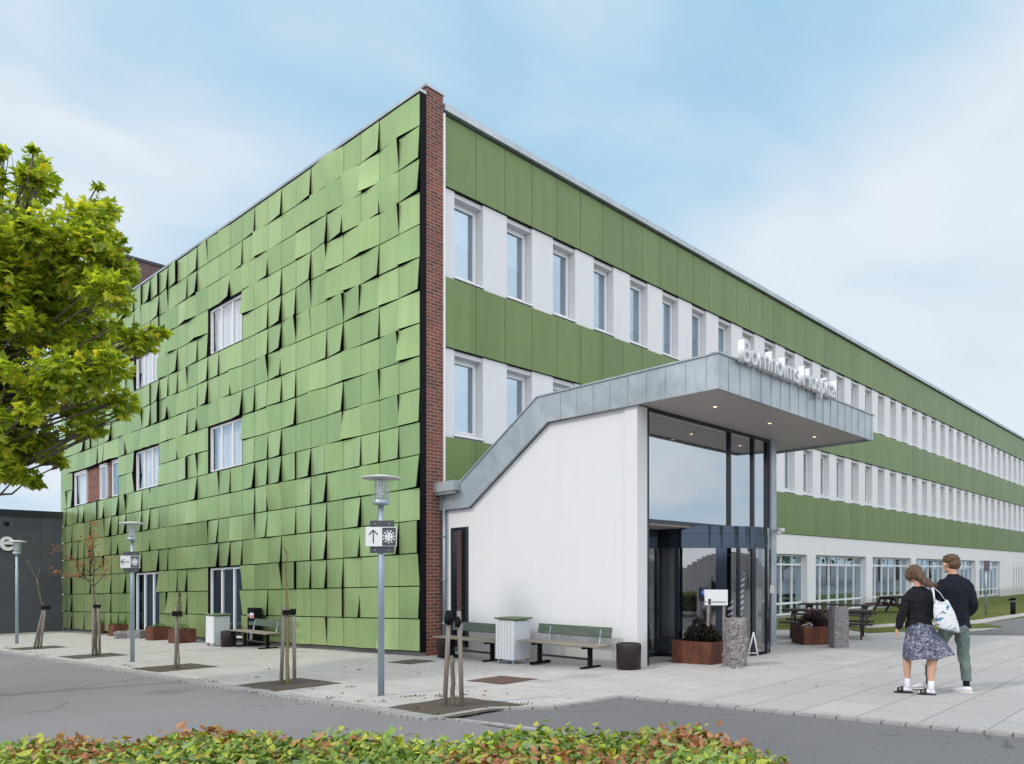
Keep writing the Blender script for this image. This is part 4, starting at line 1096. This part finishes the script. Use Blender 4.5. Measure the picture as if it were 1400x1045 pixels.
# ================================================================== TREES
def maple_leaf(m,q,u,v,s):
    # five-lobed leaf folded a little along its midrib; u = tip direction, v = side direction
    n=u.cross(v).normalized()*.12*s
    out=[(0,-.10),(.20,-.30),(.30,-.12),(.72,-.18),(.52,.08),(.82,.38),(.42,.34),(.30,.52),(0,1.0)]
    R_=[m.vert(q+v*x*s*.72+u*y*s*.72+n*abs(x)*2) for x,y in out]
    L_=[R_[0]]+[m.vert(q-v*x*s*.72+u*y*s*.72+n*abs(x)*2) for x,y in out[1:-1]]+[R_[-1]]
    m.face(R_); m.face(L_[::-1])
def crown_mb(clumps,dens,size,r,leaf='maple',updown=.35):
    m=MB()
    for (c,rad) in clumps:
        n=int(dens*rad*rad+8)
        for k in range(n):
            d=Vector((r.gauss(0,1),r.gauss(0,1),r.gauss(0,.8))).normalized(); rr=rad*(r.random()**.45)
            q=c+Vector((d.x*rr,d.y*rr,d.z*rr*.85))
            u=(d*.9+Vector((r.gauss(0,.5),r.gauss(0,.5),r.gauss(-.35,.4)))).normalized()
            v=u.cross(Vector((r.gauss(0,updown),r.gauss(0,updown),1))).normalized()
            if leaf=='maple': maple_leaf(m,q,u,v,size*r.uniform(.6,1.15))
            else:
                s=size*r.uniform(.6,1.2); m.poly([q-u*s*.5,q+v*s*.35,q+u*s*.5,q-v*s*.35])
    return m
tb=Vector((-8.6,12.3,0)); tb.z=ground_z(tb.x,tb.y)
t=thing('plane_tree','leafy yellow-green plane tree overhanging the gable from the left','tree',tb)
spec=[(45,250,27),(20,300,34),(60,318,38),(112,300,30),(143,284,15),(150,335,20),(100,360,44),(28,380,50),(142,398,32),(168,372,17),(60,440,50),(130,455,42),(186,462,20),(204,468,12),(10,480,42),(90,510,40),(150,505,28),(172,545,18),(120,560,26),(50,535,30),(128,585,14),(12,560,38),(28,608,24),(60,612,18),(80,628,9),(10,640,24),(42,652,13),(55,240,16),(80,415,40),(40,340,40),
 (-50,310,60),(-110,380,80),(-60,430,60),(-60,530,60),(-40,620,45),(-130,500,80),(-160,420,70),(-100,600,50),(-8,205,12),(-40,240,40),(-90,280,60),(-170,330,60),(-200,480,70)]
cl=[]; r=random.Random(12)
for px,py,rp_ in spec:
    Y=12.3+r.uniform(-1.5,1.5)*(.5 if rp_<25 else 1); cl.append((Vector(((px+r.uniform(-6,6)-700)/FPX*Y,Y,CAMH+(780-py)/FPX*Y))-tb,rp_/FPX*Y))
# sprays of leaves along the limbs and stray twigs
for c,rad in list(cl):
    for k in range(3):
        e=c+Vector((r.gauss(0,1),r.gauss(0,1),r.gauss(0,.9)))*rad*.95; cl.append((e,rad*r.uniform(.22,.5)))
    if c.x<1.2: cl.append((c*.6+Vector((0,0,4.6))*.4+Vector((0,r.uniform(-.6,.6),0)),.40))
crown_mb([(c,rad*1.12) for c,rad in cl],1350,.16,r).build('crown',M['leaf_tree'],t)
m=MB(); top=Vector((.3,0,5.2))
m.tube([(0,0,-.2),(.02,0,1.2),(.08,.02,2.6),(.18,0,4.0),(.3,0,5.2),(.35,.1,6.6)],[.17,.14,.125,.10,.07,.03],10)
for c,rad in cl:
    if c.z<3.4 and c.x<1.2: continue
    z0=min(max(c.z-abs(c.x)*.25-.1,2.9),5.6); st=Vector((.04+z0*.04,0,z0)); mid=(st+c)/2+Vector((r.uniform(-.1,.1),r.uniform(-.1,.1),-.12))
    m.tube([st,mid,c],[.030,.017,.007],6)
    for k in range(3):
        e=c+Vector((r.gauss(0,.6),r.gauss(0,.6),r.gauss(0,.6)))*rad; m.tube([mid.lerp(c,.6),(mid.lerp(c,.6)+e)/2+Vector((0,0,-.02)),e],[.012,.008,.004],4)
m.build('trunk',M['bark'],t)
# trees across the car park, to the right of the view, seen only mirrored in the glass
k=0; base=None
for (x,y,s) in ((66,38,.42),(75,48,.5),(70,56,.5),(86,66,.8),(62,17,.45),(56,55,1.2),(66,63,1.3),(76,71,1.2),(88,80,1.4),(100,92,1.4),(62,48,1.0),(26,0,1.1),(33,-9,1.3),(20,-15,1.2),(36,9,1.0),(10,-24,1.4),(44,2,1.3)):
    loc=Vector((x,y,ground_z(x,y)))
    if base is None:
        t=thing('park_tree','green broadleaf tree standing across the forecourt','tree',loc,0,'trees across the forecourt'); base=t; r=random.Random(3)
        c2=[(Vector((r.gauss(0,1.6),r.gauss(0,1.6),r.uniform(2.6,6.8))),r.uniform(.7,1.3)) for i in range(26)]
        crown_mb(c2,60,.42,r,'q').build('crown',M['leaf_green'],t)
        m=MB(); m.tube([(0,0,0),(.05,0,2.5),(0,.1,5.5)],[.2,.15,.05],8)
        for c,rd in c2[:12]: m.tube([(0,0,c.z*.6),c],[.06,.02],5)
        m.build('trunk',M['bark'],t); base.scale=(s,s,s)
    else: dup(base,loc,k*1.3,'green broadleaf tree standing across the forecourt',(s,s,s))
    k+=1
# hedge in the foreground
r=random.Random(9); m=MB()
hedge_core=MB()
def hz(x): return .795-.012*max(0,x+1)+ .02*math.sin(x*3.1)+.02*math.sin(x*7.7+1)
N_=36000
hb0=Vector((-1.4,3.6,0)); hb0.z=ground_z(-1.4,3.6)
def far_y(x): return 4.22-.035*(x+4) if x<1.0 else 4.04-(x-1.0)*1.3
for i in range(N_):
    x=r.uniform(-4.6,1.62); fy=far_y(x); y=fy-abs(r.random()**1.4)*(fy-2.6); 
    z=hz(x)+r.gauss(-.03,.028)+ (r.random()<.03)*r.uniform(0,.06)
    if x>1.0: z-= (x-1.0)**1.5*.35
    e=(fy-y)
    if e<.06 or r.random()<.25: z-=r.random()**1.2*.5; y=fy+r.uniform(-.05,.03)
    q=Vector((x,y,z+ground_z(x,y)))-hb0
    a=r.uniform(0,6.28); tl=r.uniform(-.5,1.1)
    u=Vector((math.cos(a),math.sin(a),tl)).normalized(); v=u.cross(Vector((r.gauss(0,.5),r.gauss(0,.5),1))).normalized()
    s=r.uniform(.025,.047) if r.random()<.9 else r.uniform(.045,.07)
    nn=u.cross(v)*s*.14
    c0=m.vert(q-u*s*.5); c1=m.vert(q+u*s*.62)
    R=[m.vert(q-u*s*.2+v*s*.34+nn),m.vert(q+u*s*.15+v*s*.36+nn),m.vert(q+u*s*.42+v*s*.2+nn)]
    L=[m.vert(q-u*s*.2-v*s*.34+nn),m.vert(q+u*s*.15-v*s*.36+nn),m.vert(q+u*s*.42-v*s*.2+nn)]
    from mathutils import noise as mn
    m.mi=1 if mn.noise(Vector((x*2.2,y*2.2,.3)))*.9+r.uniform(-.35,.35)>.27 else 0
    m.face([c0]+R+[c1]); m.face([c1]+L[::-1]+[c0]); m.mi=0
hd=thing('hedge','clipped low hedge of green and rust-brown leaves along the bottom edge','hedge',hb0)
o=m.build('foliage',[M['leaf_hedge'],M['leaf_hedge_brown']],hd)
m=MB()
for i in range(36):
    x=-4.5+i*.165; y=3.4+r.uniform(-.5,.5); g=ground_z(x,y)
    for k in range(3): m.tube([Vector((x,y,g))-hb0,Vector((x+r.gauss(0,.08),y+r.gauss(0,.08),g+.35))-hb0,Vector((x+r.gauss(0,.15),y+r.gauss(0,.15),g+.62))-hb0],[.010,.007,.003],5)
m.build('stem',M['bark'],hd)
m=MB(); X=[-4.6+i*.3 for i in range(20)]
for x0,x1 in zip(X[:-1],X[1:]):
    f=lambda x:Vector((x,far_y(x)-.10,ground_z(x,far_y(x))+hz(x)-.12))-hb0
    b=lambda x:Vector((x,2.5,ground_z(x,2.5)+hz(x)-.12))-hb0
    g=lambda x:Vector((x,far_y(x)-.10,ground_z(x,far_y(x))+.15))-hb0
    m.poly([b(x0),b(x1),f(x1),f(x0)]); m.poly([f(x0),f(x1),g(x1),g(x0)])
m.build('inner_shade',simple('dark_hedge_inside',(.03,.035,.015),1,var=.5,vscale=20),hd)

# ================================================================== PEOPLE
def cloth(name,col,rough=.85,var=.12,fold=.25,vs=6):
    m,nt,out=newmat(name); ob=texco(nt,'Object')
    c=mixc(nt,noise(nt,ob,vs,4),tuple(x*(1-var) for x in col),tuple(x*(1+var) for x in col))
    pbsdf(nt,out,c,rough,0,.25,bump(nt,noise(nt,mapping(nt,ob,(1,1,.5)),9,3),fold,.03)); return m
M['skin']=cloth('skin',(.52,.30,.21),.5,.06,.03)
M['black_knit']=cloth('black_sweater_fabric',(.006,.006,.008),.8,.3,.6)
M['navy']=cloth('navy_jacket_fabric',(.005,.007,.014),.85,.3,.45)
M['sage']=cloth('sage_trouser_fabric',(.13,.17,.155),.9,.1,.4)
M['sock_white']=cloth('white_sock',(.62,.60,.66),.9,.05,.2)
M['sock_black']=cloth('black_sock',(.01,.01,.012),.9,.1,.2)
M['sneaker']=cloth('white_sneaker',(.62,.62,.64),.5,.05,.1)
M['sandal']=cloth('dark_sandal',(.03,.026,.024),.6,.2,.2)
def hairmat(name,a,b):
    m,nt,out=newmat(name); ob=texco(nt,'Object'); n=noise(nt,mapping(nt,ob,(60,60,7)),2,4,.6,.4)
    c=ramp(nt,n,[(.3,a),(.7,b)]); pbsdf(nt,out,c,.55,0,.4,bump(nt,n,.6,.01)); return m
M['hair_f']=hairmat('brown_blond_hair',(.030,.015,.009),(.15,.085,.045)); M['hair_m']=hairmat('short_brown_hair',(.035,.018,.009),(.14,.075,.035))
def skirtmat():
    m,nt,out=newmat('navy_white_print'); ob=texco(nt,'Object')
    n=noise(nt,ob,42,3,.7,1.5); c=ramp(nt,n,[(.48,(.012,.016,.045)),(.56,(.36,.36,.43))])
    c=mixc(nt,ramp(nt,noise(nt,ob,7,3),[(.42,0),(.6,.6)]),c,(.02,.028,.07)); pbsdf(nt,out,c,.85); return m
def totemat():
    m,nt,out=newmat('printed_tote_cotton'); ob=texco(nt,'Object')
    n=noise(nt,ob,17,2,.4,.8); n2=noise(nt,mapping(nt,ob,loc=(3,1,2)),19,2,.4,.8)
    c=mixc(nt,ramp(nt,n,[(.64,0),(.66,1)]),(.58,.59,.60),(.06,.20,.38)); c=mixc(nt,ramp(nt,n2,[(.64,0),(.66,1)]),c,(.10,.11,.13))
    pbsdf(nt,out,c,.85,0,.2,bump(nt,noise(nt,ob,8,3),.4,.02)); return m
def remesh(o,vox,it=4):
    r_=o.modifiers.new('join','REMESH'); r_.mode='VOXEL'; r_.voxel_size=vox; r_.use_smooth_shade=True
    s_=o.modifiers.new('soften','SMOOTH'); s_.iterations=it; s_.factor=.5
    return o
def folds(o,st,size,seed=0):
    tx=bpy.data.textures.new('folds','CLOUDS'); tx.noise_scale=size; tx.noise_depth=1
    d=o.modifiers.new('folds','DISPLACE'); d.texture=tx; d.strength=st; d.mid_level=.5; d.texture_coords='LOCAL'; return o
def foot(m,heel,toe,h,w):
    heel=Vector(heel); toe=Vector(toe); d=(toe-heel); u=d.normalized(); P=[heel-u*.005,heel+d*.2,heel+d*.5,heel+d*.8,toe]
    hs=[h*.7,h,h*.85,h*.55,h*.32]; ws=[w*.36,w*.42,w*.45,w*.5,w*.3]
    # sections standing on the ground
    for k in range(len(P)): P[k]=P[k]+Vector((0,0,hs[k]/2))
    n=12; rings=[]; s=Vector((-u.y,u.x,0))
    m.smooth=True
    for p,hh,ww in zip(P,hs,ws): rings.append([m.vert(p+s*math.cos(2*PI*i/n)*ww+Vector((0,0,1))*max(-hh/2,min(hh/2,math.sin(2*PI*i/n)*hh*.62))) for i in range(n)])
    for k in range(len(rings)-1):
        for i in range(n): j=(i+1)%n; m.face([rings[k][i],rings[k][j],rings[k+1][j],rings[k+1][i]])
    m.face(rings[0][::-1]); m.face(rings[-1]); m.smooth=False
def head(m,c,fx,fy,s=1.0):
    # head with jaw, nose, brow, lips and ears, facing (fx,fy)
    c=Vector(c); f=Vector((fx,fy,0)).normalized(); sd=Vector((-f.y,f.x,0))
    m.ball(c+Vector((0,0,.03*s)),(.078*s,.085*s,.09*s),18,12); m.ball(c+f*.028*s-Vector((0,0,.05*s)),(.056*s,.056*s,.062*s),14,10)
    m.ball(c+f*.065*s-Vector((0,0,.098*s)),(.024*s,.024*s,.02*s),10,6)
    m.tube([c+f*.082*s+Vector((0,0,.018*s)),c+f*.106*s-Vector((0,0,.026*s)),c+f*.085*s-Vector((0,0,.036*s))],[.009*s,.015*s,.012*s],8)
    m.tube([c+f*.083*s+sd*.022*s-Vector((0,0,.066*s)),c+f*.090*s-Vector((0,0,.066*s)),c+f*.083*s-sd*.022*s-Vector((0,0,.066*s))],[.005*s,.009*s,.005*s],8)
    for g in (-1,1):
        m.tube([c+sd*g*.078*s+Vector((0,0,.022*s)),c+sd*g*.090*s-f*.012*s+Vector((0,0,.0)),c+sd*g*.078*s-Vector((0,0,.036*s))],[(.016*s,.008*s),(.022*s,.009*s),(.010*s,.007*s)],8)
        m.tube([c+f*.078*s+sd*g*.045*s+Vector((0,0,.034*s)),c+f*.086*s+sd*g*.02*s+Vector((0,0,.034*s))],[.007*s,.008*s],6)
def hand(m,w,d,side,s=1.0):
    # relaxed hand hanging from wrist w towards d; side = palm width direction
    w=Vector(w); d=Vector(d).normalized(); sd=Vector(side).normalized(); nrm=d.cross(sd)
    m.tube([w,w+d*.03*s,w+d*.085*s],[(.020*s,.026*s),(.014*s,.036*s),(.012*s,.038*s)] if abs(sd.y)>.5 else [(.026*s,.018*s),(.038*s,.014*s),(.038*s,.012*s)],10)
    for k,(o_,l) in enumerate(((-.028,.068),(-.010,.077),(.009,.072),(.027,.056))):
        b=w+d*.080*s+sd*o_*s; m.tube([b,b+d*l*.45*s+nrm*.006*s,b+d*l*.8*s+nrm*.022*s,b+d*l*s+nrm*.040*s],[.0092*s,.0088*s,.008*s,.0065*s],8)
    b=w+d*.02*s-sd*.025*s; m.tube([b,b-sd*.022*s+d*.03*s+nrm*.01*s,b-sd*.026*s+d*.065*s+nrm*.022*s],[.013*s,.011*s,.008*s],8)
# ---------------------------------------------------------------- man
q=spot(1303,946.5); q.z=ground_z(q.x,q.y)
man=thing('person','man walking away in a dark navy jacket, sage green trousers and white sneakers','person',q)
m=MB()
head(m,(-.025,.03,1.715),-.22,.97)
m.tube([(-.01,.0,1.66),(.0,0,1.60),(.005,-.005,1.50)],[.058,.055,.075],12)
m.rings([(.03,0,.90,.12,.08),(.02,0,1.1,.12,.085),(.01,0,1.3,.14,.085),(.01,0,1.45,.14,.075),(.01,0,1.53,.09,.06)],16)
for sx,K,A in ((.10,(.135,.02,.50),(.165,-.02,.11)),(-.04,(-.17,.16,.48),(-.225,.17,.13))):
    m.tube([(sx,0,.92),((sx+K[0])/2,(K[1])/2,.72),K,((K[0]+A[0])/2,(K[1]+A[1])/2,.34),A],[.062,.056,.046,.044,.034],12)
foot(m,(.19,-.06,.01),(.02,.05,.01),.055,.08); foot(m,(-.19,.22,.03),(-.36,.34,.03),.055,.08)
m.tube([(.13,0,1.46),(.21,-.02,1.20),(.20,.10,1.03)],[.036,.034,.028],10); m.tube([(-.13,0,1.46),(-.21,0,1.20),(-.20,.12,1.03)],[.036,.034,.028],10)
hand(m,(.19,.13,1.03),(-.7,.35,-.3),(0,0,1)); hand(m,(-.18,.14,1.05),(.7,.35,-.2),(0,0,1))
remesh(m.build('body',M['skin'],man),.007,3)
m=MB()   # jacket
m.rings([(.065,0,.865,.165,.125),(.06,0,.90,.172,.130),(.04,0,1.02,.168,.125),(.025,0,1.15,.172,.125),(.02,-.005,1.30,.192,.13),(.015,-.01,1.42,.200,.125),(.012,-.01,1.50,.175,.10),(.01,-.008,1.55,.105,.075),(.0,-.003,1.59,.066,.064)],26)
m.tube([(.135,-.005,1.485),(.205,-.02,1.40),(.250,-.05,1.18),(.245,-.01,1.10),(.215,.12,1.00),(.19,.17,.95)],[.060,.066,.058,.056,.048,.044],14)
m.tube([(-.125,-.005,1.485),(-.19,-.01,1.40),(-.245,-.02,1.18),(-.24,.02,1.10),(-.20,.14,1.00)],[.060,.066,.058,.056,.046],14)
folds(remesh(m.build('jacket',M['navy'],man),.009,4),.030,.11)
m=MB()   # trousers
m.rings([(.05,0,.98,.155,.11),(.05,0,.88,.168,.125),(.03,0,.80,.165,.12)],20)
m.tube([(.11,0,.86),(.135,.01,.68),(.15,.02,.50),(.165,-.01,.32),(.168,-.02,.155)],[.098,.088,.072,.066,.062],14)
m.tube([(-.06,.02,.86),(-.12,.09,.68),(-.18,.16,.48),(-.215,.17,.32),(-.225,.17,.19)],[.095,.085,.070,.064,.060],14)
folds(remesh(m.build('trousers',M['sage'],man),.009,3),.024,.08)
m=MB(); m.tube([(.167,-.02,.20),(.167,-.02,.07)],[.040,.042],12); m.tube([(-.225,.17,.23),(-.222,.18,.09)],[.040,.042],12); m.build('socks',M['sock_black'],man)
for a in (((.215,-.07,.0),(.005,.06,0)),((-.175,.21,.012),(-.385,.34,.0))):
    m=MB(); foot(m,(a[0][0],a[0][1],.012+a[0][2]),(a[1][0],a[1][1],.012+a[1][2]),.082,.098); o=m.build('shoe',M['sneaker'],man); sb=o.modifiers.new('s','SUBSURF'); sb.levels=1; sb.render_levels=1
    m=MB(); foot(m,(a[0][0]+.006,a[0][1]-.003,.0),(a[1][0]-.006,a[1][1]+.004,.0),.022,.102); m.build('sole',M['frame'],o)
m=MB()   # hair
m.ball((-.018,.015,1.775),(.098,.104,.082),20,14); m.ball((.0,-.03,1.72),(.082,.070,.075),16,10)
r=random.Random(6)
for k in range(130):
    d=Vector((r.gauss(0,1),r.gauss(0,1),abs(r.gauss(0,1)))).normalized(); c=Vector((-.018,.012,1.775))+Vector((d.x*.093,d.y*.098,d.z*.078)); e=c+d*.006+Vector((r.gauss(0,.006),r.gauss(0,.006),r.gauss(0,.005))); m.tube([c-d*.01,c,e],[.014,.012,.004],5)
folds(remesh(m.build('hair',M['hair_m'],man),.005,1),.016,.018)
# ---------------------------------------------------------------- woman
q=spot(1257,949); q.z=ground_z(q.x,q.y)
wom=thing('person','woman walking away in a black sweater, navy and white patterned skirt and dark sandals','person',q)
m=MB()
head(m,(-.065,.04,1.585),-.12,.99,.94)
m.tube([(-.04,.01,1.54),(-.02,.0,1.47),(-.01,-.005,1.38)],[.048,.046,.06],12)
m.rings([(0,0,.82,.13,.09),(0,0,.95,.11,.08),(0,0,1.1,.10,.075),(-.005,0,1.25,.13,.08),(-.005,0,1.34,.13,.07),(-.005,0,1.40,.07,.05)],16)
for P_,R__ in ((((-.08,0,.85),(-.11,.05,.66),(-.13,.08,.49),(-.128,.07,.40),(-.115,.09,.24),(-.106,.10,.10)),(.075,.066,.050,.054,.040,.030)),(((.08,0,.85),(.10,-.04,.66),(.115,-.08,.49),(.112,-.10,.40),(.10,-.10,.24),(.095,-.11,.10)),(.078,.068,.054,.060,.044,.032))):
    m.tube(P_,R__,14)
foot(m,(-.08,.08,.02),(-.22,.16,.02),.05,.075); foot(m,(.12,-.13,.02),(-.02,-.05,.02),.05,.075)
m.tube([(-.125,-.01,1.32),(-.195,-.03,1.12),(-.265,.0,.90),(-.285,.02,.855)],[.038,.034,.024,.020],10)
m.tube([(.120,0,1.32),(.18,.04,1.12),(.15,.26,1.05)],[.038,.034,.022],10)
hand(m,(-.287,.02,.86),(-.10,.15,-1),(.35,.9,0),.92); hand(m,(.15,.26,1.05),(-.3,.8,.1),(0,0,1),.92)
remesh(m.build('body',M['skin'],wom),.0065,3)
m=MB()   # sweater
m.rings([(-.008,0,.885,.168,.115),(-.005,0,.93,.172,.120),(-.005,0,1.03,.158,.115),(-.008,-.005,1.15,.160,.115),(-.01,-.01,1.27,.178,.12),(-.01,-.01,1.345,.175,.105),(-.01,-.008,1.40,.115,.075),(-.02,-.003,1.435,.062,.058)],26)
m.tube([(-.12,-.01,1.34),(-.185,-.02,1.27),(-.225,-.035,1.10),(-.25,-.02,1.02),(-.275,.0,.91),(-.283,.015,.875)],[.052,.057,.052,.054,.048,.034],14)
m.tube([(.11,0,1.34),(.17,.01,1.27),(.20,.06,1.10),(.19,.12,1.03),(.15,.26,1.05)],[.052,.057,.052,.050,.034],14)
folds(remesh(m.build('sweater',M['black_knit'],wom),.008,3),.026,.08)
m=MB()   # skirt, blown to the right
n=72; secs=[(-.005,0,.96,.150,.108,0),(0,0,.88,.172,.128,.004),(.03,-.005,.78,.205,.155,.008),(.06,-.01,.68,.258,.18,.016),(.095,-.015,.58,.302,.20,.024),(.115,-.01,.515,.322,.21,.032),(.12,-.01,.50,.324,.21,.034)]
m.smooth=True; R=[]
for (x,y,z,rx,ry,w) in secs:
    row=[]
    for i in range(n):
        a=2*PI*i/n; k=1+w*3.2*(math.sin(a*9+z*5)*.5+math.sin(a*14+2)*.3)*.33
        zz=z+ (w*1.1*math.cos(a-.1))+(.01*math.sin(a*5) if w>.02 else 0); row.append(m.vert((x+math.cos(a)*rx*k,y+math.sin(a)*ry*k,zz)))
    R.append(row)
for k in range(len(R)-1):
    for i in range(n): j=(i+1)%n; m.face([R[k][i],R[k][j],R[k+1][j],R[k+1][i]])
o=m.build('skirt',skirtmat(),wom); s_=o.modifiers.new('t','SOLIDIFY'); s_.thickness=.004
m=MB(); m.tube([(-.113,.092,.20),(-.106,.10,.10),(-.105,.10,.05)],[.038,.036,.04],12); m.tube([(.098,-.105,.19),(.095,-.11,.10),(.095,-.11,.05)],[.040,.037,.04],12); foot(m,(-.072,.075,.022),(-.235,.17,.022),.06,.085); foot(m,(.13,-.135,.022),(-.035,-.04,.022),.06,.085); m.build('socks',M['sock_white'],wom)
for a in (((-.06,.07),(-.255,.18)),((.14,-.14),(-.055,-.03))):
    m=MB(); foot(m,(a[0][0],a[0][1],0),(a[1][0],a[1][1],0),.028,.10)
    h=Vector((*a[0],0)); d=Vector((*a[1],0))-h; u=d.normalized(); s=Vector((-u.y,u.x,0))
    for f_,zz in ((.55,.070),(.74,.052)):
        c=h+d*f_; m.tube([c-s*.048+Vector((0,0,.02)),c-s*.038+Vector((0,0,zz*.8)),c+Vector((0,0,zz+.012)),c+s*.038+Vector((0,0,zz*.8)),c+s*.048+Vector((0,0,.02))],[(.02,.005)]*5,8)
    m.build('sandal',M['sandal'],wom)
m=MB()   # hair, shoulder length, blown to the right
m.ball((-.052,.02,1.635),(.088,.096,.088),20,14); m.ball((-.035,-.022,1.585),(.080,.072,.085),16,10)
m.ball((-.115,.045,1.59),(.045,.07,.085),14,10); m.tube([(-.05,-.03,1.64),(-.01,-.065,1.55),(.03,-.085,1.48),(.10,-.095,1.43)],[(.075,.06),(.080,.050),(.070,.035),(.03,.015)],14)
r=random.Random(14)
for k in range(46):
    a=r.uniform(-.085,.05); b=r.uniform(-.02,.02); e=r.uniform(.02,.19)
    m.tube([(a*.9-.02,-.055+b,1.63),(a*.6+.0,-.088+b*.5,1.55),(a*.5+.03+e*.3,-.10,1.49),(a*.3+e,-.105+b,1.43+r.uniform(-.02,.03))],[.014,.014,.011,.004],5)
folds(remesh(m.build('hair',M['hair_f'],wom),.005,1),.018,.022)
# tote bag on her right shoulder
q2=q+Vector((.245,-.19,.86))
bag=thing('tote_bag','white tote bag with blue butterfly print hanging from the woman\'s right shoulder','bag',q2)
m=MB(); n=18; prof=[(.13,.05,.0),(.15,.055,.03),(.155,.055,.12),(.135,.04,.24),(.105,.022,.35),(.085,.012,.385)]
m.smooth=True; R=[]
for (rx,ry,z) in prof:
    R.append([m.vert(((-.03-.25*(z-.1)) + math.copysign(abs(math.cos(2*PI*i/n))**.6,math.cos(2*PI*i/n))*rx+.04, math.copysign(abs(math.sin(2*PI*i/n))**.8,math.sin(2*PI*i/n))*ry, z+.02*math.sin(i*1.3)*(z>.3)-.25*(math.cos(2*PI*i/n)*rx)*(z<.2))) for i in range(n)])
for k in range(len(R)-1):
    for i in range(n): j=(i+1)%n; m.face([R[k][i],R[k][j],R[k+1][j],R[k+1][i]])
m.face(R[0][::-1]); m.smooth=False
m.build('bag_body',totemat(),bag)
for p0,p1,p2 in (((-.155,-.02,.37),(-.15,.02,.52),(-.13,.11,.575)),((.0,-.01,.375),(-.06,.03,.49),(-.125,.10,.575))):
    m=MB(); m.tube([p0,p1,p2,(-.13,.16,.56)],[(.012,.004)]*4,8); m.build('strap',M['sneaker'],bag)

# ================================================================== SKY, SUN, CAMERA
SUN_EL=math.radians(40); SD=Vector((-.86,-.51,0)).normalized()
w=bpy.data.worlds.new('World'); bpy.context.scene.world=w; w.use_nodes=True; nt=w.node_tree; nt.nodes.clear()
out=nt.nodes.new('ShaderNodeOutputWorld'); bg=nt.nodes.new('ShaderNodeBackground')
sky=nt.nodes.new('ShaderNodeTexSky'); sky.sky_type='NISHITA'; sky.sun_disc=False; sky.sun_elevation=SUN_EL; sky.sun_rotation=math.atan2(SD.x,SD.y); sky.air_density=1.0; sky.dust_density=1.2; sky.ozone_density=1.4
tc=nt.nodes.new('ShaderNodeTexCoord').outputs['Generated']
# project directions onto a flat cloud layer
sp=nt.nodes.new('ShaderNodeSeparateXYZ'); nt.links.new(tc,sp.inputs[0])
mx=nt.nodes.new('ShaderNodeMath'); mx.operation='MAXIMUM'; nt.links.new(sp.outputs[2],mx.inputs[0]); mx.inputs[1].default_value=.0
ad=nt.nodes.new('ShaderNodeMath'); ad.operation='ADD'; nt.links.new(mx.outputs[0],ad.inputs[0]); ad.inputs[1].default_value=.28
dv=nt.nodes.new('ShaderNodeVectorMath'); dv.operation='DIVIDE'; nt.links.new(tc,dv.inputs[0])
cb=nt.nodes.new('ShaderNodeCombineXYZ'); 
for k in range(3): nt.links.new(ad.outputs[0],cb.inputs[k])
nt.links.new(cb.outputs[0],dv.inputs[1])
mp=mapping(nt,dv.outputs[0],(1.0,1.0,.5),(0,0,CLOUD_ROT),CLOUD_LOC)
big=noise(nt,mp,.95,3,.45,.3); fine=noise(nt,mapping(nt,mp,(1,1.6,1)),2.6,5,.5,.4)
sm=nt.nodes.new('ShaderNodeMath'); sm.operation='MULTIPLY_ADD'; nt.links.new(fine,sm.inputs[0]); sm.inputs[1].default_value=.34; nt.links.new(big,sm.inputs[2])
fac=ramp(nt,sm.outputs[0],[(CL0,.10),(CL1,1.0)])
ccol=ramp(nt,fine,[(.3,(.70*SKYK,.81*SKYK,.91*SKYK)),(.75,(.80*SKYK,.86*SKYK,.93*SKYK))])
skc=mixc(nt,.88,sky.outputs[0],(.37*SKYK,.66*SKYK,.90*SKYK))
# sky brightened behind the viewer, added to lift the fill light
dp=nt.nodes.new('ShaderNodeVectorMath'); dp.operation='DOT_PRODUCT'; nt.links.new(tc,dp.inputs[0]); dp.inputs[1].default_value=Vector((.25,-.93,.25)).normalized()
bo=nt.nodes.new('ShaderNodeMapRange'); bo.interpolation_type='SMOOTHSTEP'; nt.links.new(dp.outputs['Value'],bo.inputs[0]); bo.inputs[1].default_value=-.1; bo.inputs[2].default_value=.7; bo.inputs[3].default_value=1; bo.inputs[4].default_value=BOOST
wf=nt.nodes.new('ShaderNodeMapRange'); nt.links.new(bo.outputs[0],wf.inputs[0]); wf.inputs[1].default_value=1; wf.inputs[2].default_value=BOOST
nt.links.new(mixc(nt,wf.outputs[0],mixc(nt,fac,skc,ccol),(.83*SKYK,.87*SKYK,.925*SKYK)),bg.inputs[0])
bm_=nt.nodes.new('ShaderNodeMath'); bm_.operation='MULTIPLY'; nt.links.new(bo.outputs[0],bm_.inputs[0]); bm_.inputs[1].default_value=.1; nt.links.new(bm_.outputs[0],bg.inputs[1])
nt.links.new(bg.outputs[0],out.inputs[0])
sl=bpy.data.lights.new('sun','SUN'); sl.energy=SUNE; sl.angle=math.radians(4); sl.color=(1,.94,.85)
so=bpy.data.objects.new('sun',sl); C.objects.link(so)
dirv=Vector((SD.x*math.cos(SUN_EL),SD.y*math.cos(SUN_EL),math.sin(SUN_EL)))
so.rotation_euler=dirv.to_track_quat('Z','Y').to_euler()
cam=bpy.data.cameras.new('camera'); cam.sensor_width=36; cam.lens=36*FPX/1400; cam.shift_y=(780-522.5)/1400; cam.clip_start=.1; cam.clip_end=2000
co=bpy.data.objects.new('camera',cam); C.objects.link(co); co.location=(0,0,CAMH); co.rotation_euler=(PI/2,0,0)
sc=bpy.context.scene; sc.camera=co
sc.view_settings.view_transform='Standard'; sc.view_settings.look='None'; sc.view_settings.exposure=0; sc.view_settings.gamma=1
sc.cycles.max_bounces=7; sc.cycles.transparent_max_bounces=12
sc.cycles.use_denoising=True
